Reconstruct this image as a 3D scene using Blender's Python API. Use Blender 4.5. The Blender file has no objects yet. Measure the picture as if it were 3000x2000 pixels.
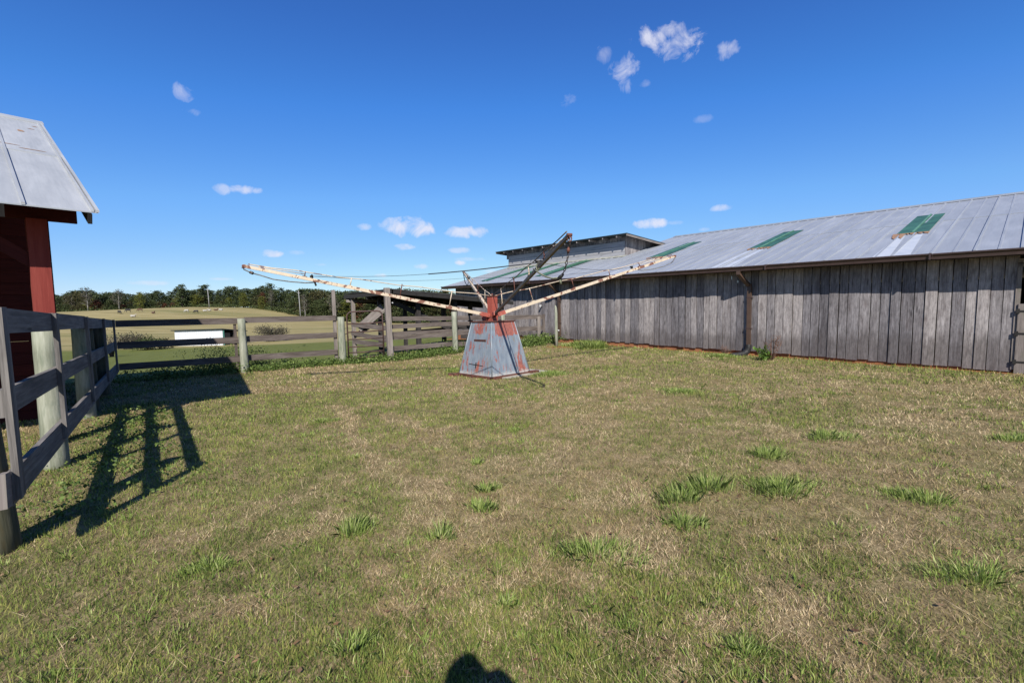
import bpy, math, random
import numpy as np
from mathutils import Vector, Matrix

# ---------------------------------------------------------------- camera, sky, sun
sc = bpy.context.scene
PITCH, ROLL, FPX, EYE = math.radians(3.75), 0.027, 1345.0, 1.5
cam_d = bpy.data.cameras.new("camera")
cam = bpy.data.objects.new("camera", cam_d)
sc.collection.objects.link(cam)
CR = Matrix.Rotation(math.pi/2-PITCH, 3, 'X') @ Matrix.Rotation(-ROLL, 3, 'Z')
cam.location = (0, 0, EYE)
cam.rotation_euler = CR.to_euler()
cam_d.sensor_width = 36
cam_d.lens = FPX/3000*36
cam_d.clip_start = 0.02
cam_d.clip_end = 5000
sc.camera = cam

SUN_EL, SUN_AZ = math.radians(40), math.radians(-4)       # light travels towards this azimuth (from +Y to +X)
SUNDIR = Vector((math.sin(SUN_AZ)*math.cos(SUN_EL), math.cos(SUN_AZ)*math.cos(SUN_EL), -math.sin(SUN_EL)))
sd = bpy.data.lights.new("sun", 'SUN')
sd.energy = 5.0
sd.angle = math.radians(0.53)
sd.color = (1.0, 0.955, 0.88)
so = bpy.data.objects.new("sun", sd)
sc.collection.objects.link(so)
so.rotation_euler = SUNDIR.to_track_quat('-Z', 'Y').to_euler()
so.location = (0, -20, 30)
sc.view_settings.view_transform = 'Standard'
sc.view_settings.look = 'None'
sc.view_settings.gamma = 1
sc.view_settings.exposure = 0.75
REFL = 0.62
sc.render.engine = 'CYCLES'
sc.cycles.max_bounces = 5
sc.cycles.diffuse_bounces = 2
sc.cycles.glossy_bounces = 2
sc.cycles.transparent_max_bounces = 4

def ray(px, py):
    return CR @ Vector(((px-1500)/FPX, -(py-1000)/FPX, -1))
def at(px, py, D):
    d = ray(px, py)
    return Vector((0, 0, EYE)) + d*(D/d.y)

world = bpy.data.worlds.new("World")
sc.world = world
world.use_nodes = True
SKY_CLOUDS = [  # px, py, half width, half height, strength
 (1935,98,80,28,.95),(1990,130,62,42,.8),(1830,200,44,34,.6),(1835,250,22,26,.5),(2124,153,34,22,.5),(1770,163,22,22,.26),(1668,296,24,20,.25),
 (1893,243,18,12,.3),(540,274,34,26,.55),(558,328,26,12,.28),(652,552,24,18,.5),(718,556,48,15,.7),(1199,664,96,32,1.0),(1367,680,66,20,.8),
 (1180,724,42,13,.8),(793,742,34,13,.8),(1348,770,24,9,.9),(1345,733,40,10,.5),(1905,656,66,16,.85),(2117,609,38,12,.55),(1977,652,30,9,.4),
 (1065,664,24,13,.5),(434,829,74,9,.4),(650,817,40,6,.5),(1118,807,28,7,.6),(937,775,26,7,.4),(1235,780,24,10,.5),(1430,795,34,7,.4),(2060,672,20,8,.3),(2060,348,26,10,.18),(1380,760,60,8,.3),(870,740,26,9,.25)]
def build_world():
    nt = world.node_tree; N = nt.nodes; L = nt.links
    N.clear()
    out = N.new('ShaderNodeOutputWorld'); bg = N.new('ShaderNodeBackground')
    L.new(bg.outputs[0], out.inputs[0])
    sky = N.new('ShaderNodeTexSky'); sky.sky_type = 'NISHITA'; sky.sun_disc = False
    sky.sun_elevation = SUN_EL
    sky.sun_rotation = math.pi + SUN_AZ
    sky.altitude = 200; sky.air_density = 1.0; sky.dust_density = 0.3; sky.ozone_density = 2.0
    tint = N.new('ShaderNodeMix'); tint.data_type = 'RGBA'; tint.blend_type = 'MULTIPLY'; tint.inputs[0].default_value = 1
    L.new(sky.outputs[0], tint.inputs[6]); tint.inputs[7].default_value = SKY_TINT
    hs = N.new('ShaderNodeHueSaturation'); hs.inputs['Saturation'].default_value = SKY_SAT; hs.inputs['Hue'].default_value = SKY_HUE
    L.new(tint.outputs[2], hs.inputs['Color'])
    sc1 = N.new('ShaderNodeVectorMath'); sc1.operation = 'SCALE'; sc1.inputs['Scale'].default_value = .1; L.new(hs.outputs[0], sc1.inputs[0])
    cv = N.new('ShaderNodeRGBCurve'); L.new(sc1.outputs[0], cv.inputs['Color'])
    for ci, pts in ((0, [(0, 0), (.056, .039), (.084, .063), (.165, .172), (.337, .337), (1, 1)]), (1, [(0, 0), (.15, .156), (.212, .254), (.37, .45), (.604, .625), (1, 1)]), (2, [(0, 0), (.386, .539), (.52, .768), (.78, .97), (.97, 1.0), (1, 1)])):
        c_ = cv.mapping.curves[ci]
        while len(c_.points) < len(pts): c_.points.new(.5, .5)
        for q_, (a_, b_) in zip(c_.points, pts): q_.location = (a_, b_); q_.handle_type = 'VECTOR'
    cv.mapping.update()
    sc2 = N.new('ShaderNodeVectorMath'); sc2.operation = 'SCALE'; sc2.inputs['Scale'].default_value = 10; L.new(cv.outputs[0], sc2.inputs[0])
    geo = N.new('ShaderNodeTexCoord')
    nrm = N.new('ShaderNodeVectorMath'); nrm.operation = 'NORMALIZE'; L.new(geo.outputs['Generated'], nrm.inputs[0])
    ns = N.new('ShaderNodeTexNoise'); ns.inputs['Scale'].default_value = 26; ns.inputs['Detail'].default_value = 7; ns.inputs['Roughness'].default_value = .62; ns.inputs['Distortion'].default_value = .6
    L.new(nrm.outputs[0], ns.inputs['Vector'])
    acc = None
    def m(op, a, b=None, c=None):
        n = N.new('ShaderNodeMath'); n.operation = op
        for i, v in enumerate((a, b, c)):
            if v is None: continue
            if isinstance(v, (int, float)): n.inputs[i].default_value = v
            else: L.new(v, n.inputs[i])
        return n.outputs[0]
    def dot(v):
        n = N.new('ShaderNodeVectorMath'); n.operation = 'DOT_PRODUCT'; L.new(nrm.outputs[0], n.inputs[0]); n.inputs[1].default_value = v
        return n.outputs['Value']
    for (px, py, hw, hh, s) in SKY_CLOUDS:
        c = ray(px, py); k = c.length; c.normalize()
        r = c.cross(Vector((0,0,1))).normalized(); u = r.cross(c)
        if py > 400: pass
        kk = .92 if py > 400 else 1.12
        du = m('DIVIDE', dot(r), hw/FPX/k*kk); dv = m('DIVIDE', dot(u), hh/FPX/k*kk)
        q = m('ADD', m('MULTIPLY', du, du), m('MULTIPLY', dv, dv))
        v = m('SUBTRACT', 1.0, q)                      # 1 at centre
        front = m('GREATER_THAN', dot(c), 0.9)
        low = py > 400
        v = m('ADD', v, m('MULTIPLY', m('SUBTRACT', ns.outputs['Fac'], .52 if low else .55), 3.6 if low else 5.0))
        v = m('MULTIPLY', m('MINIMUM', m('MAXIMUM', m('MULTIPLY', v, 1.0 if low else .8), 0), 1), min(1, s*1.15))
        v = m('MULTIPLY', v, front)
        v = m('MULTIPLY', v, m('LESS_THAN', q, 2.2))
        acc = v if acc is None else m('MAXIMUM', acc, v)
    n2 = N.new('ShaderNodeTexNoise'); n2.inputs['Scale'].default_value = 60; n2.inputs['Detail'].default_value = 4
    L.new(nrm.outputs[0], n2.inputs['Vector'])
    cr = N.new('ShaderNodeMix'); cr.data_type = 'RGBA'
    L.new(n2.outputs['Fac'], cr.inputs[0]); cr.inputs[6].default_value = (7.3, 7.5, 9.2, 1); cr.inputs[7].default_value = (9.6, 9.4, 10.0, 1)
    mx = N.new('ShaderNodeMix'); mx.data_type = 'RGBA'
    L.new(m('MULTIPLY', acc, .8), mx.inputs[0]); L.new(sc2.outputs[0], mx.inputs[6]); L.new(cr.outputs[2], mx.inputs[7])
    L.new(mx.outputs[2], bg.inputs['Color'])
    bg.inputs['Strength'].default_value = 0.0594
SKY_TINT = (.90, 1.0, 1.22, 1); SKY_SAT = 1.12; SKY_HUE = 0.5
build_world()

# ---------------------------------------------------------------- helpers
rnd = random.Random(7)
rng = np.random.default_rng(11)
V = Vector

def link(o): sc.collection.objects.link(o)
def tag(o, label=None, cat=None, group=None, kind=None):
    if label: o['label'] = label
    if cat: o['category'] = cat
    if group: o['group'] = group
    if kind: o['kind'] = kind
    return o
def empty(name, loc, label=None, cat=None, group=None):
    o = bpy.data.objects.new(name, None); o.location = loc; o.empty_display_size = .2
    link(o); return tag(o, label, cat, group)
def world_loc(o):
    p = V((0, 0, 0))
    while o is not None:
        p = p + V(o.location); o = o.parent
    return p

class MB:
    def __init__(s): s.v = []; s.f = []; s.uv = []; s.sm = []
    def face(s, idx, uvs=None, smooth=False):
        s.f.append(tuple(idx)); s.uv.append(uvs if uvs else [(0, 0)]*len(idx)); s.sm.append(smooth)
    def prism(s, a, b, wv, tv, wv2=None, tv2=None):
        """box from a to b; wv,tv half-extent vectors"""
        wv2 = wv2 or wv; tv2 = tv2 or tv
        a, b = V(a), V(b); n = len(s.v)
        for p, w, t in ((a, wv, tv), (b, wv2, tv2)):
            s.v += [p-w-t, p+w-t, p+w+t, p-w+t]
        L = (b-a).length; o = rnd.uniform(0, 50); q = rnd.uniform(0, 50)
        W = wv.length*2; T = tv.length*2
        c = [0, W, W+T, 2*W+T, 2*W+2*T]
        for i in range(4):
            j = (i+1) % 4
            s.face((n+i, n+j, n+4+j, n+4+i), [(o, q+c[i]), (o, q+c[i+1]), (o+L, q+c[i+1]), (o+L, q+c[i])])
        s.face((n+3, n+2, n+1, n), [(o, q), (o+W*.2, q), (o+W*.2, q+T), (o, q+T)])
        s.face((n+4, n+5, n+6, n+7), [(o, q), (o+W*.2, q), (o+W*.2, q+T), (o, q+T)])
        return s
    def board(s, a, b, w, t, up=(0, 0, 1)):
        a, b = V(a), V(b); d = (b-a).normalized(); up = V(up)
        wv = (up - d*up.dot(d))
        if wv.length < 1e-4: wv = V((1, 0, 0)) - d*d.x
        wv.normalize(); tv = d.cross(wv)
        return s.prism(a, b, wv*w/2, tv*t/2)
    def box(s, c, size, rz=0):
        c = V(c); x = V((math.cos(rz), math.sin(rz), 0)); y = V((-math.sin(rz), math.cos(rz), 0))
        return s.prism(c-V((0, 0, size[2]/2)), c+V((0, 0, size[2]/2)), x*size[0]/2, y*size[1]/2)
    def tube(s, pts, r, n=8, closed=False, jitter=0.0, smooth=True, cap=True):
        pts = [V(p) for p in pts]; m = len(pts); base = len(s.v)
        rr = r if isinstance(r, (list, tuple)) else [r]*m
        o = rnd.uniform(0, 50); up0 = None; acc = 0
        for i, p in enumerate(pts):
            if closed: d = pts[(i+1) % m]-pts[i-1]
            else: d = pts[min(i+1, m-1)]-pts[max(i-1, 0)]
            d.normalize()
            if up0 is None: up0 = V((0, 0, 1)) if abs(d.z) < .9 else V((1, 0, 0))
            u = up0 - d*up0.dot(d); u.normalize(); up0 = u; w = d.cross(u)
            for k in range(n):
                a = 2*math.pi*k/n; q = rr[i]*(1+rnd.uniform(-jitter, jitter))
                s.v.append(p+u*math.cos(a)*q+w*math.sin(a)*q)
        segs = m if closed else m-1
        for i in range(segs):
            j = (i+1) % m; L = (pts[j]-pts[i]).length
            for k in range(n):
                k2 = (k+1) % n; c0 = 2*math.pi*rr[i]*k/n; c1 = 2*math.pi*rr[i]*(k+1)/n
                s.face((base+i*n+k, base+i*n+k2, base+j*n+k2, base+j*n+k), [(o+acc, c0), (o+acc, c1), (o+acc+L, c1), (o+acc+L, c0)], smooth)
            acc += L
        if cap and not closed:
            s.face([base+k for k in range(n)][::-1], [(o, .02*k) for k in range(n)])
            s.face([base+(m-1)*n+k for k in range(n)], [(o, .02*k) for k in range(n)])
        return s
    def poly(s, pts, uvs=None):
        n = len(s.v); s.v += [V(p) for p in pts]
        s.face(list(range(n, n+len(pts))), uvs); return s
    def slab(s, pts, off):
        """closed slab from polygon + offset vector"""
        n = len(s.v); k = len(pts); off = V(off)
        s.v += [V(p) for p in pts]+[V(p)+off for p in pts]
        s.face(list(range(n, n+k))[::-1]); s.face(list(range(n+k, n+2*k)))
        for i in range(k):
            j = (i+1) % k; s.face((n+i, n+j, n+k+j, n+k+i))
        return s
    def build(s, name, mat, parent=None, origin=None):
        me = bpy.data.meshes.new(name)
        org = world_loc(parent) if parent is not None else (V(origin) if origin is not None else V((0, 0, 0)))
        me.from_pydata([tuple(p-org) for p in s.v], [], s.f)
        uvl = me.uv_layers.new(name="UVMap")
        uvl.data.foreach_set('uv', [c for f in s.uv for u in f for c in u])
        me.polygons.foreach_set('use_smooth', s.sm)
        me.materials.append(mat); me.update()
        o = bpy.data.objects.new(name, me); link(o)
        if parent is not None: o.parent = parent
        else: o.location = org
        return o

def np_mesh(name, verts, faces_per, mat, attrs=None, origin=(0, 0, 0), parent=None):
    """verts (N,k,3) array of separate k-gons"""
    n, k, _ = verts.shape
    me = bpy.data.meshes.new(name)
    me.vertices.add(n*k); me.vertices.foreach_set('co', (verts-np.array(origin)).reshape(-1).astype(np.float32))
    me.loops.add(n*k); me.loops.foreach_set('vertex_index', np.arange(n*k, dtype=np.int32))
    me.polygons.add(n); me.polygons.foreach_set('loop_start', np.arange(0, n*k, k, dtype=np.int32))
    me.update(calc_edges=True)
    if attrs is not None:
        a = me.attributes.new('tone', 'FLOAT', 'FACE'); a.data.foreach_set('value', attrs.astype(np.float32))
    me.materials.append(mat)
    o = bpy.data.objects.new(name, me); link(o); o.location = origin
    if parent is not None:
        o.parent = parent; o.location = (0, 0, 0)
    return o

# value noise for scattering
class VN:
    def __init__(s, seed): s.g = np.random.default_rng(seed).random((256, 256))
    def __call__(s, x, y):
        xi = np.floor(x).astype(int); yi = np.floor(y).astype(int); fx = x-xi; fy = y-yi
        fx = fx*fx*(3-2*fx); fy = fy*fy*(3-2*fy); g = s.g
        a = g[xi % 256, yi % 256]; b = g[(xi+1) % 256, yi % 256]; c = g[xi % 256, (yi+1) % 256]; d = g[(xi+1) % 256, (yi+1) % 256]
        return (a*(1-fx)+b*fx)*(1-fy)+(c*(1-fx)+d*fx)*fy
vn1, vn2, vn3 = VN(1), VN(2), VN(3)
def fbm(x, y, n=vn1):
    return (n(x, y)*.5+n(x*2.1+7, y*2.1+3)*.3+n(x*4.3+1, y*4.3+9)*.2)

# ---------------------------------------------------------------- materials
def mat_new(name):
    m = bpy.data.materials.new(name); m.use_nodes = True
    nt = m.node_tree; b = nt.nodes['Principled BSDF']
    return m, nt, b
class NB:
    def __init__(s, nt): s.nt = nt
    def n(s, t, **k):
        x = s.nt.nodes.new(t)
        for a, b in k.items(): setattr(x, a, b)
        return x
    def put(s, inp, v):
        if hasattr(v, 'is_linked') or isinstance(v, bpy.types.NodeSocket): s.nt.links.new(v, inp)
        else: inp.default_value = v
    def math(s, op, a, b=0.0, c=None):
        x = s.n('ShaderNodeMath', operation=op); s.put(x.inputs[0], a); s.put(x.inputs[1], b)
        if c is not None: s.put(x.inputs[2], c)
        return x.outputs[0]
    def noise(s, vec, scale=5, detail=4, rough=.55, dist=0):
        x = s.n('ShaderNodeTexNoise'); s.put(x.inputs['Vector'], vec); x.inputs['Scale'].default_value = scale
        x.inputs['Detail'].default_value = detail; x.inputs['Roughness'].default_value = rough; x.inputs['Distortion'].default_value = dist
        return x.outputs['Fac']
    def map(s, vec, scale=(1, 1, 1), loc=(0, 0, 0)):
        x = s.n('ShaderNodeMapping'); s.put(x.inputs['Vector'], vec); x.inputs['Scale'].default_value = scale; x.inputs['Location'].default_value = loc
        return x.outputs[0]
    def ramp(s, fac, stops, interp='LINEAR'):
        x = s.n('ShaderNodeValToRGB'); s.put(x.inputs[0], fac); x.color_ramp.interpolation = interp
        e = x.color_ramp.elements
        while len(e) < len(stops): e.new(.5)
        for i, (p, c) in enumerate(stops):
            e[i].position = p; e[i].color = (c, c, c, 1) if isinstance(c, (int, float)) else (*c, 1)
        return x.outputs[0]
    def mix(s, f, a, b, blend='MIX'):
        x = s.n('ShaderNodeMix', data_type='RGBA', blend_type=blend); s.put(x.inputs[0], f)
        for i, v in ((6, a), (7, b)):
            if isinstance(v, tuple): v = (*v, 1) if len(v) == 3 else v
            s.put(x.inputs[i], v)
        return x.outputs[2]
    def bump(s, h, strength=.3, dist=.01):
        x = s.n('ShaderNodeBump'); s.put(x.inputs['Height'], h); x.inputs['Strength'].default_value = strength; x.inputs['Distance'].default_value = dist
        return x.outputs[0]
    def uv(s): return s.n('ShaderNodeTexCoord').outputs['UV']
    def obj(s): return s.n('ShaderNodeTexCoord').outputs['Object']
    def pos(s): return s.n('ShaderNodeNewGeometry').outputs['Position']
    def island(s): return s.n('ShaderNodeNewGeometry').outputs['Random Per Island']

def wood_mat(name, dark, mid, light, stain=None, grain=1.0, contrast=1.0, foot=False):
    m, nt, b = mat_new(name); k = NB(nt); uv = k.uv(); isl = k.island()
    g1 = k.noise(k.map(uv, (1.3, 38*grain, 1)), 1, 6, .62, .4)
    g2 = k.noise(k.map(uv, (6, 120*grain, 1), (4, 2, 0)), 1, 3, .6)
    blot = k.noise(k.map(uv, (1.1, 6, 1), (9, 5, 0)), 1, 5, .65, .6)
    fac = k.math('ADD', k.math('MULTIPLY', g1, .5), k.math('ADD', k.math('MULTIPLY', g2, .2), k.math('MULTIPLY', blot, .45)))
    fac = k.math('ADD', fac, k.math('MULTIPLY', k.math('SUBTRACT', isl, .5), .17*contrast))
    col = k.ramp(fac, [(.36, dark), (.55, mid), (.78, light)])
    if stain:
        st = k.noise(k.map(uv, (2.2, 9, 1), (1, 8, 0)), 1, 4, .6)
        col = k.mix(k.ramp(st, [(.55, 0), (.72, .7)]), col, stain)
    if foot:      # rain-splash stain along the feet of the boards, uneven height
        zz = k.n('ShaderNodeSeparateXYZ'); k.put(zz.inputs[0], k.obj())
        hz = k.math('SUBTRACT', zz.outputs[2], k.math('MULTIPLY', k.noise(k.map(k.obj(), (2.5, 2.5, .6)), 1.5, 4, .7), 1.1))
        col = k.mix(k.ramp(hz, [(.0, .6), (.30, 0)]), col, (.10, .085, .08))
        mo = k.noise(k.map(uv, (7, 22, 1), (2, 2, 0)), 1, 5, .7)
        col = k.mix(1, col, k.ramp(mo, [(.35, .72), (.6, 1.15)]), 'MULTIPLY')
    hue = k.mix(isl, (.97, .98, 1.04), (1.05, 1.0, .97)); col = k.mix(1, col, hue, 'MULTIPLY')
    kn = k.n('ShaderNodeTexVoronoi'); k.put(kn.inputs['Vector'], k.map(uv, (1.1, 7, 1), (3, 3, 0))); kn.inputs['Scale'].default_value = 1
    knot = k.ramp(kn.outputs['Distance'], [(.05, .35), (.12, 1)])
    col = k.mix(1, col, knot, 'MULTIPLY')
    k.put(b.inputs['Base Color'], col); b.inputs['Roughness'].default_value = .88
    b.inputs['Specular IOR Level'].default_value = .25
    k.put(b.inputs['Normal'], k.bump(k.math('ADD', g1, k.math('MULTIPLY', g2, .5)), .55, .006))
    return m

M = {}
M['barn_wood'] = wood_mat('weathered_barn_wood', (.075, .066, .068), (.24, .222, .222), (.49, .465, .46), (.14, .115, .11), 1, 1.25, True)
M['rail_wood'] = wood_mat('weathered_rail_wood', (.045, .037, .032), (.115, .093, .08), (.27, .235, .21))
M['grey_wood'] = wood_mat('grey_post_wood', (.10, .09, .08), (.23, .20, .18), (.40, .36, .32), (.15, .16, .10))
M['treated'] = wood_mat('green_treated_post_wood', (.08, .09, .06), (.28, .30, .22), (.52, .53, .43), (.13, .18, .12), .45)
M['pale_rail'] = wood_mat('grey_shaded_rail_wood', (.06, .055, .05), (.155, .143, .13), (.36, .335, .305))
M['olive_shaded'] = wood_mat('olive_and_shaded_post_wood', (.03, .03, .018), (.085, .085, .05), (.20, .19, .13), (.14, .10, .04), .45)  # own dark olive on the near post, painted shade on the two far ones
M['dark_wood'] = wood_mat('dark_shed_wood', (.018, .016, .015), (.038, .034, .032), (.10, .09, .085))
M['shaded_red'] = wood_mat('shaded_red_painted_wood', (.05, .008, .007), (.085, .012, .01), (.12, .02, .016), None, .6, .5)  # the shed's red darkened: shade below the eave is painted into it
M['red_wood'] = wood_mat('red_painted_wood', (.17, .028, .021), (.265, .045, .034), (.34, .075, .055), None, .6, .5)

def metal_roof(name, c1, c2, rust=0.0, dark=1.0):
    m, nt, b = mat_new(name); k = NB(nt); uv = k.uv(); isl = k.island()
    n1 = k.noise(k.map(uv, (.7, 2.4, 1)), 1, 5, .6, .5); n2 = k.noise(k.map(uv, (1.6, 30, 1), (3, 1, 0)), 1, 3)
    fac = k.math('ADD', k.math('MULTIPLY', n1, .75), k.math('MULTIPLY', n2, .25))
    col = k.mix(k.ramp(fac, [(.35, 0), (.65, 1)]), c1, c2)
    col = k.mix(k.math('MULTIPLY', isl, .35), col, (.30, .32, .36))
    r = k.noise(k.map(uv, (1.2, 3, 1), (8, 8, 0)), 1.5, 5, .7)
    col = k.mix(k.math('MULTIPLY', k.ramp(r, [(.68, 0), (.74, 1)]), rust), col, (.28, .13, .05))
    k.put(b.inputs['Base Color'], col); b.inputs['Metallic'].default_value = .25; b.inputs['Roughness'].default_value = .5
    k.put(b.inputs['Normal'], k.bump(n1, .15, .01))
    return m
M['roof'] = metal_roof('galvanised_roof_metal', (.38, .405, .45), (.53, .555, .60), .35)
M['shed_roof'] = metal_roof('pale_shed_roof_metal', (.46, .475, .485), (.70, .71, .71), .6)

def simple(name, col, rough=.6, metal=0.0, var=.25, scale=6, col2=None):
    m, nt, b = mat_new(name); k = NB(nt); o = k.obj()
    n = k.noise(o, scale, 5, .6)
    c2 = col2 if col2 else tuple(c*(1-var) for c in col)
    k.put(b.inputs['Base Color'], k.mix(k.ramp(n, [(.38, 0), (.62, 1)]), col, c2))
    b.inputs['Roughness'].default_value = rough; b.inputs['Metallic'].default_value = metal
    k.put(b.inputs['Normal'], k.bump(n, .15, .01))
    return m
def vary(name, cols, rough=.75, transl=.25, tone=False):
    """many small faces: colour by island / tone"""
    m, nt, b = mat_new(name); k = NB(nt)
    if tone:
        a = k.n('ShaderNodeAttribute'); a.attribute_name = 'tone'; f = a.outputs['Fac']
    else: f = k.island()
    n = len(cols)
    c = k.ramp(f, [(i/(n-1), q) for i, q in enumerate(cols)])
    k.put(b.inputs['Base Color'], c); b.inputs['Roughness'].default_value = rough; b.inputs['Specular IOR Level'].default_value = .2
    if transl > 0:
        t = k.n('ShaderNodeBsdfTranslucent'); k.put(t.inputs['Color'], c)
        mx = k.n('ShaderNodeMixShader'); mx.inputs[0].default_value = transl
        nt.links.new(b.outputs[0], mx.inputs[1]); nt.links.new(t.outputs[0], mx.inputs[2])
        nt.links.new(mx.outputs[0], nt.nodes['Material Output'].inputs['Surface'])
    return m
M['gutter'] = simple('brown_gutter_paint', (.085, .052, .045), .42, 0, .2)
M['downspout'] = simple('brown_downspout_paint', (.11, .068, .048), .4, 0, .15)
M['black'] = simple('black_plastic', (.012, .012, .013), .65)
M['iron'] = simple('dark_iron', (.045, .04, .036), .6, .5)
M['green_panel'] = simple('green_fibreglass', (.055, .17, .105), .5, 0, .45, 3)
M['green_rib'] = simple('pale_green_fibreglass_rib', (.14, .33, .21), .5, 0, .3, 4)
M['rust_pipe'] = simple('rusty_gate_pipe', (.13, .065, .05), .75, .2, .4, 14, (.07, .045, .04))
M['white_metal'] = simple('white_siding_paint', (.78, .80, .83), .5, 0, .06, 1)
M['trim_green'] = simple('green_trim_paint', (.10, .30, .24), .5)
M['pole'] = simple('pale_utility_pole', (.42, .41, .40), .7)
M['concrete'] = simple('pale_concrete', (.50, .45, .36), .9, 0, .2)
M['galv_pipe'] = simple('galvanised_steel', (.4, .4, .4), .5, .6)
M['rope'] = simple('green_white_rope', (.30, .31, .20), .9, 0, .5, 60)
M['chain'] = simple('steel_chain', (.20, .19, .18), .5, .6, .4, 40, (.12, .07, .05))
M['cable'] = simple('dark_cable', (.05, .05, .05), .6)
M['shade_black'] = simple('shade_black_wood', (.02, .018, .017), .95)  # near-black colour with the shade under the roof painted in
M['clay'] = simple('orange_clay', (.42, .17, .07), .95, 0, .35, 5)
M['white_knob'] = simple('white_porcelain', (.8, .8, .78), .3)

def walker_paint(name, base, patch, rustc, thr, vert=1.0, streak=False):
    m, nt, b = mat_new(name); k = NB(nt); o = k.obj()
    n1 = k.noise(k.map(o, (3.2, 3.2, 1.0*vert)), 1.6, 6, .6, .7)
    n2 = k.noise(o, 14, 6, .65); n3 = k.noise(k.map(o, (9, 9, 1.6)), 1.3, 5, .6, .3)
    col = k.mix(k.ramp(n3, [(.35, 0), (.65, 1)]), base, tuple(c*1.22 for c in base))
    p = k.math('ADD', n1, k.math('MULTIPLY', k.math('SUBTRACT', n2, .5), .22))
    col = k.mix(k.ramp(p, [(thr, 0), (thr+.018, 1)]), col, patch)
    r = k.noise(k.map(o, (5, 5, 2), (3, 1, 7)), 2.2, 6, .7)
    col = k.mix(k.ramp(r, [(.62, 0), (.66, .85)]), col, rustc)
    k.put(b.inputs['Base Color'], col); b.inputs['Roughness'].default_value = .55; b.inputs['Metallic'].default_value = .1
    k.put(b.inputs['Normal'], k.bump(k.math('ADD', n2, p), .3, .006))
    return m
def tank_paint():
    m, nt, b = mat_new('blue_grey_tank_metal'); k = NB(nt); o = k.obj(); az = math.radians(46.5)
    def dot(v):
        n = k.n('ShaderNodeVectorMath', operation='DOT_PRODUCT'); k.put(n.inputs[0], o); n.inputs[1].default_value = v; return n.outputs['Value']
    z = dot((0, 0, 1)); hw = k.math('SUBTRACT', .605, k.math('MULTIPLY', z, .2))
    a = k.math('DIVIDE', dot((math.sin(az), math.cos(az), 0)), hw); c = k.math('DIVIDE', dot((-math.cos(az), math.sin(az), 0)), hw)
    right = k.math('LESS_THAN', c, -.98); left = k.math('LESS_THAN', a, -.98)
    st = k.noise(k.map(o, (16, 16, 1.5)), 1, 5, .6, .4); fi = k.noise(o, 16, 6, .65); bl = k.noise(o, 3.6, 4, .6)
    def band(x, lo, hi, s=.15):
        return k.math('MULTIPLY', k.ramp(k.math('ADD', k.math('MULTIPLY', x, .5), .5), [((lo-s)/2+.5, 0), ((lo+s)/2+.5, 1)]), k.ramp(k.math('ADD', k.math('MULTIPLY', x, .5), .5), [((hi-s)/2+.5, 1), ((hi+s)/2+.5, 0)]))
    p = k.math('ADD', k.math('MULTIPLY', st, .75), k.math('ADD', k.math('MULTIPLY', fi, .15), k.math('MULTIPLY', bl, .3)))
    top = k.math('MULTIPLY', k.ramp(z, [(.92, 0), (1.04, .33)]), k.math('MULTIPLY', right, band(a, -.62, 1.2)))
    top2 = k.math('MULTIPLY', k.ramp(z, [(.98, 0), (1.05, .13)]), k.math('MULTIPLY', left, band(c, -.5, .35)))
    edge = k.math('MULTIPLY', k.ramp(z, [(.1, .17), (.72, .0)]), k.math('MULTIPLY', right, band(a, .42, .95)))
    low = k.math('MULTIPLY', k.ramp(z, [(.05, .10), (.6, .0)]), k.math('MULTIPLY', left, band(c, -.9, .6)))
    p = k.math('ADD', p, k.math('ADD', k.math('ADD', top, top2), k.math('ADD', edge, low)))
    n3 = k.noise(k.map(o, (9, 9, 2.2)), 1.3, 5, .6, .3)
    col = k.mix(k.ramp(n3, [(.35, 0), (.65, 1)]), (.22, .265, .32), (.33, .375, .42))
    col = k.mix(k.ramp(k.noise(k.map(o, (4, 4, 2), (5, 5, 1)), 2, 5, .6), [(.58, 0), (.7, .6)]), col, (.30, .27, .20))
    col = k.mix(k.ramp(p, [(.665, 0), (.72, .92)]), col, k.mix(k.ramp(fi, [(.4, 0), (.6, 1)]), (.50, .15, .09), (.36, .10, .07)))
    scr = k.noise(k.map(o, (40, 40, 2.4), (1, 7, 3)), 1, 3, .5)
    col = k.mix(k.ramp(scr, [(.70, 0), (.73, .6)]), col, (.66, .66, .64))
    sp = k.math('ADD', z, k.math('MULTIPLY', k.math('SUBTRACT', fi, .5), .22))
    col = k.mix(k.ramp(sp, [(.07, .85), (.15, 0)]), col, (.62, .60, .55))
    k.put(b.inputs['Base Color'], col); b.inputs['Roughness'].default_value = .5; b.inputs['Metallic'].default_value = .15
    k.put(b.inputs['Normal'], k.bump(k.math('ADD', bl, k.math('MULTIPLY', p, .3)), .35, .02))
    return m
M['tank'] = tank_paint()
M['cream'] = walker_paint('peeling_cream_paint', (.65, .53, .39), (.24, .10, .06), (.12, .055, .035), .55, 3.0)
M['brown_arm'] = walker_paint('rusty_shaded_arm_steel', (.10, .075, .05), (.17, .12, .08), (.05, .035, .025), .55, 3.0)  # rust and the shade of the arm's underside, both put into one brown
M['primer'] = walker_paint('red_primer_paint', (.38, .085, .055), (.22, .06, .045), (.45, .30, .26), .60, 1.0)
M['rust'] = simple('rusted_steel', (.20, .065, .04), .8, .1, .5, 16, (.09, .035, .025))

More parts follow.
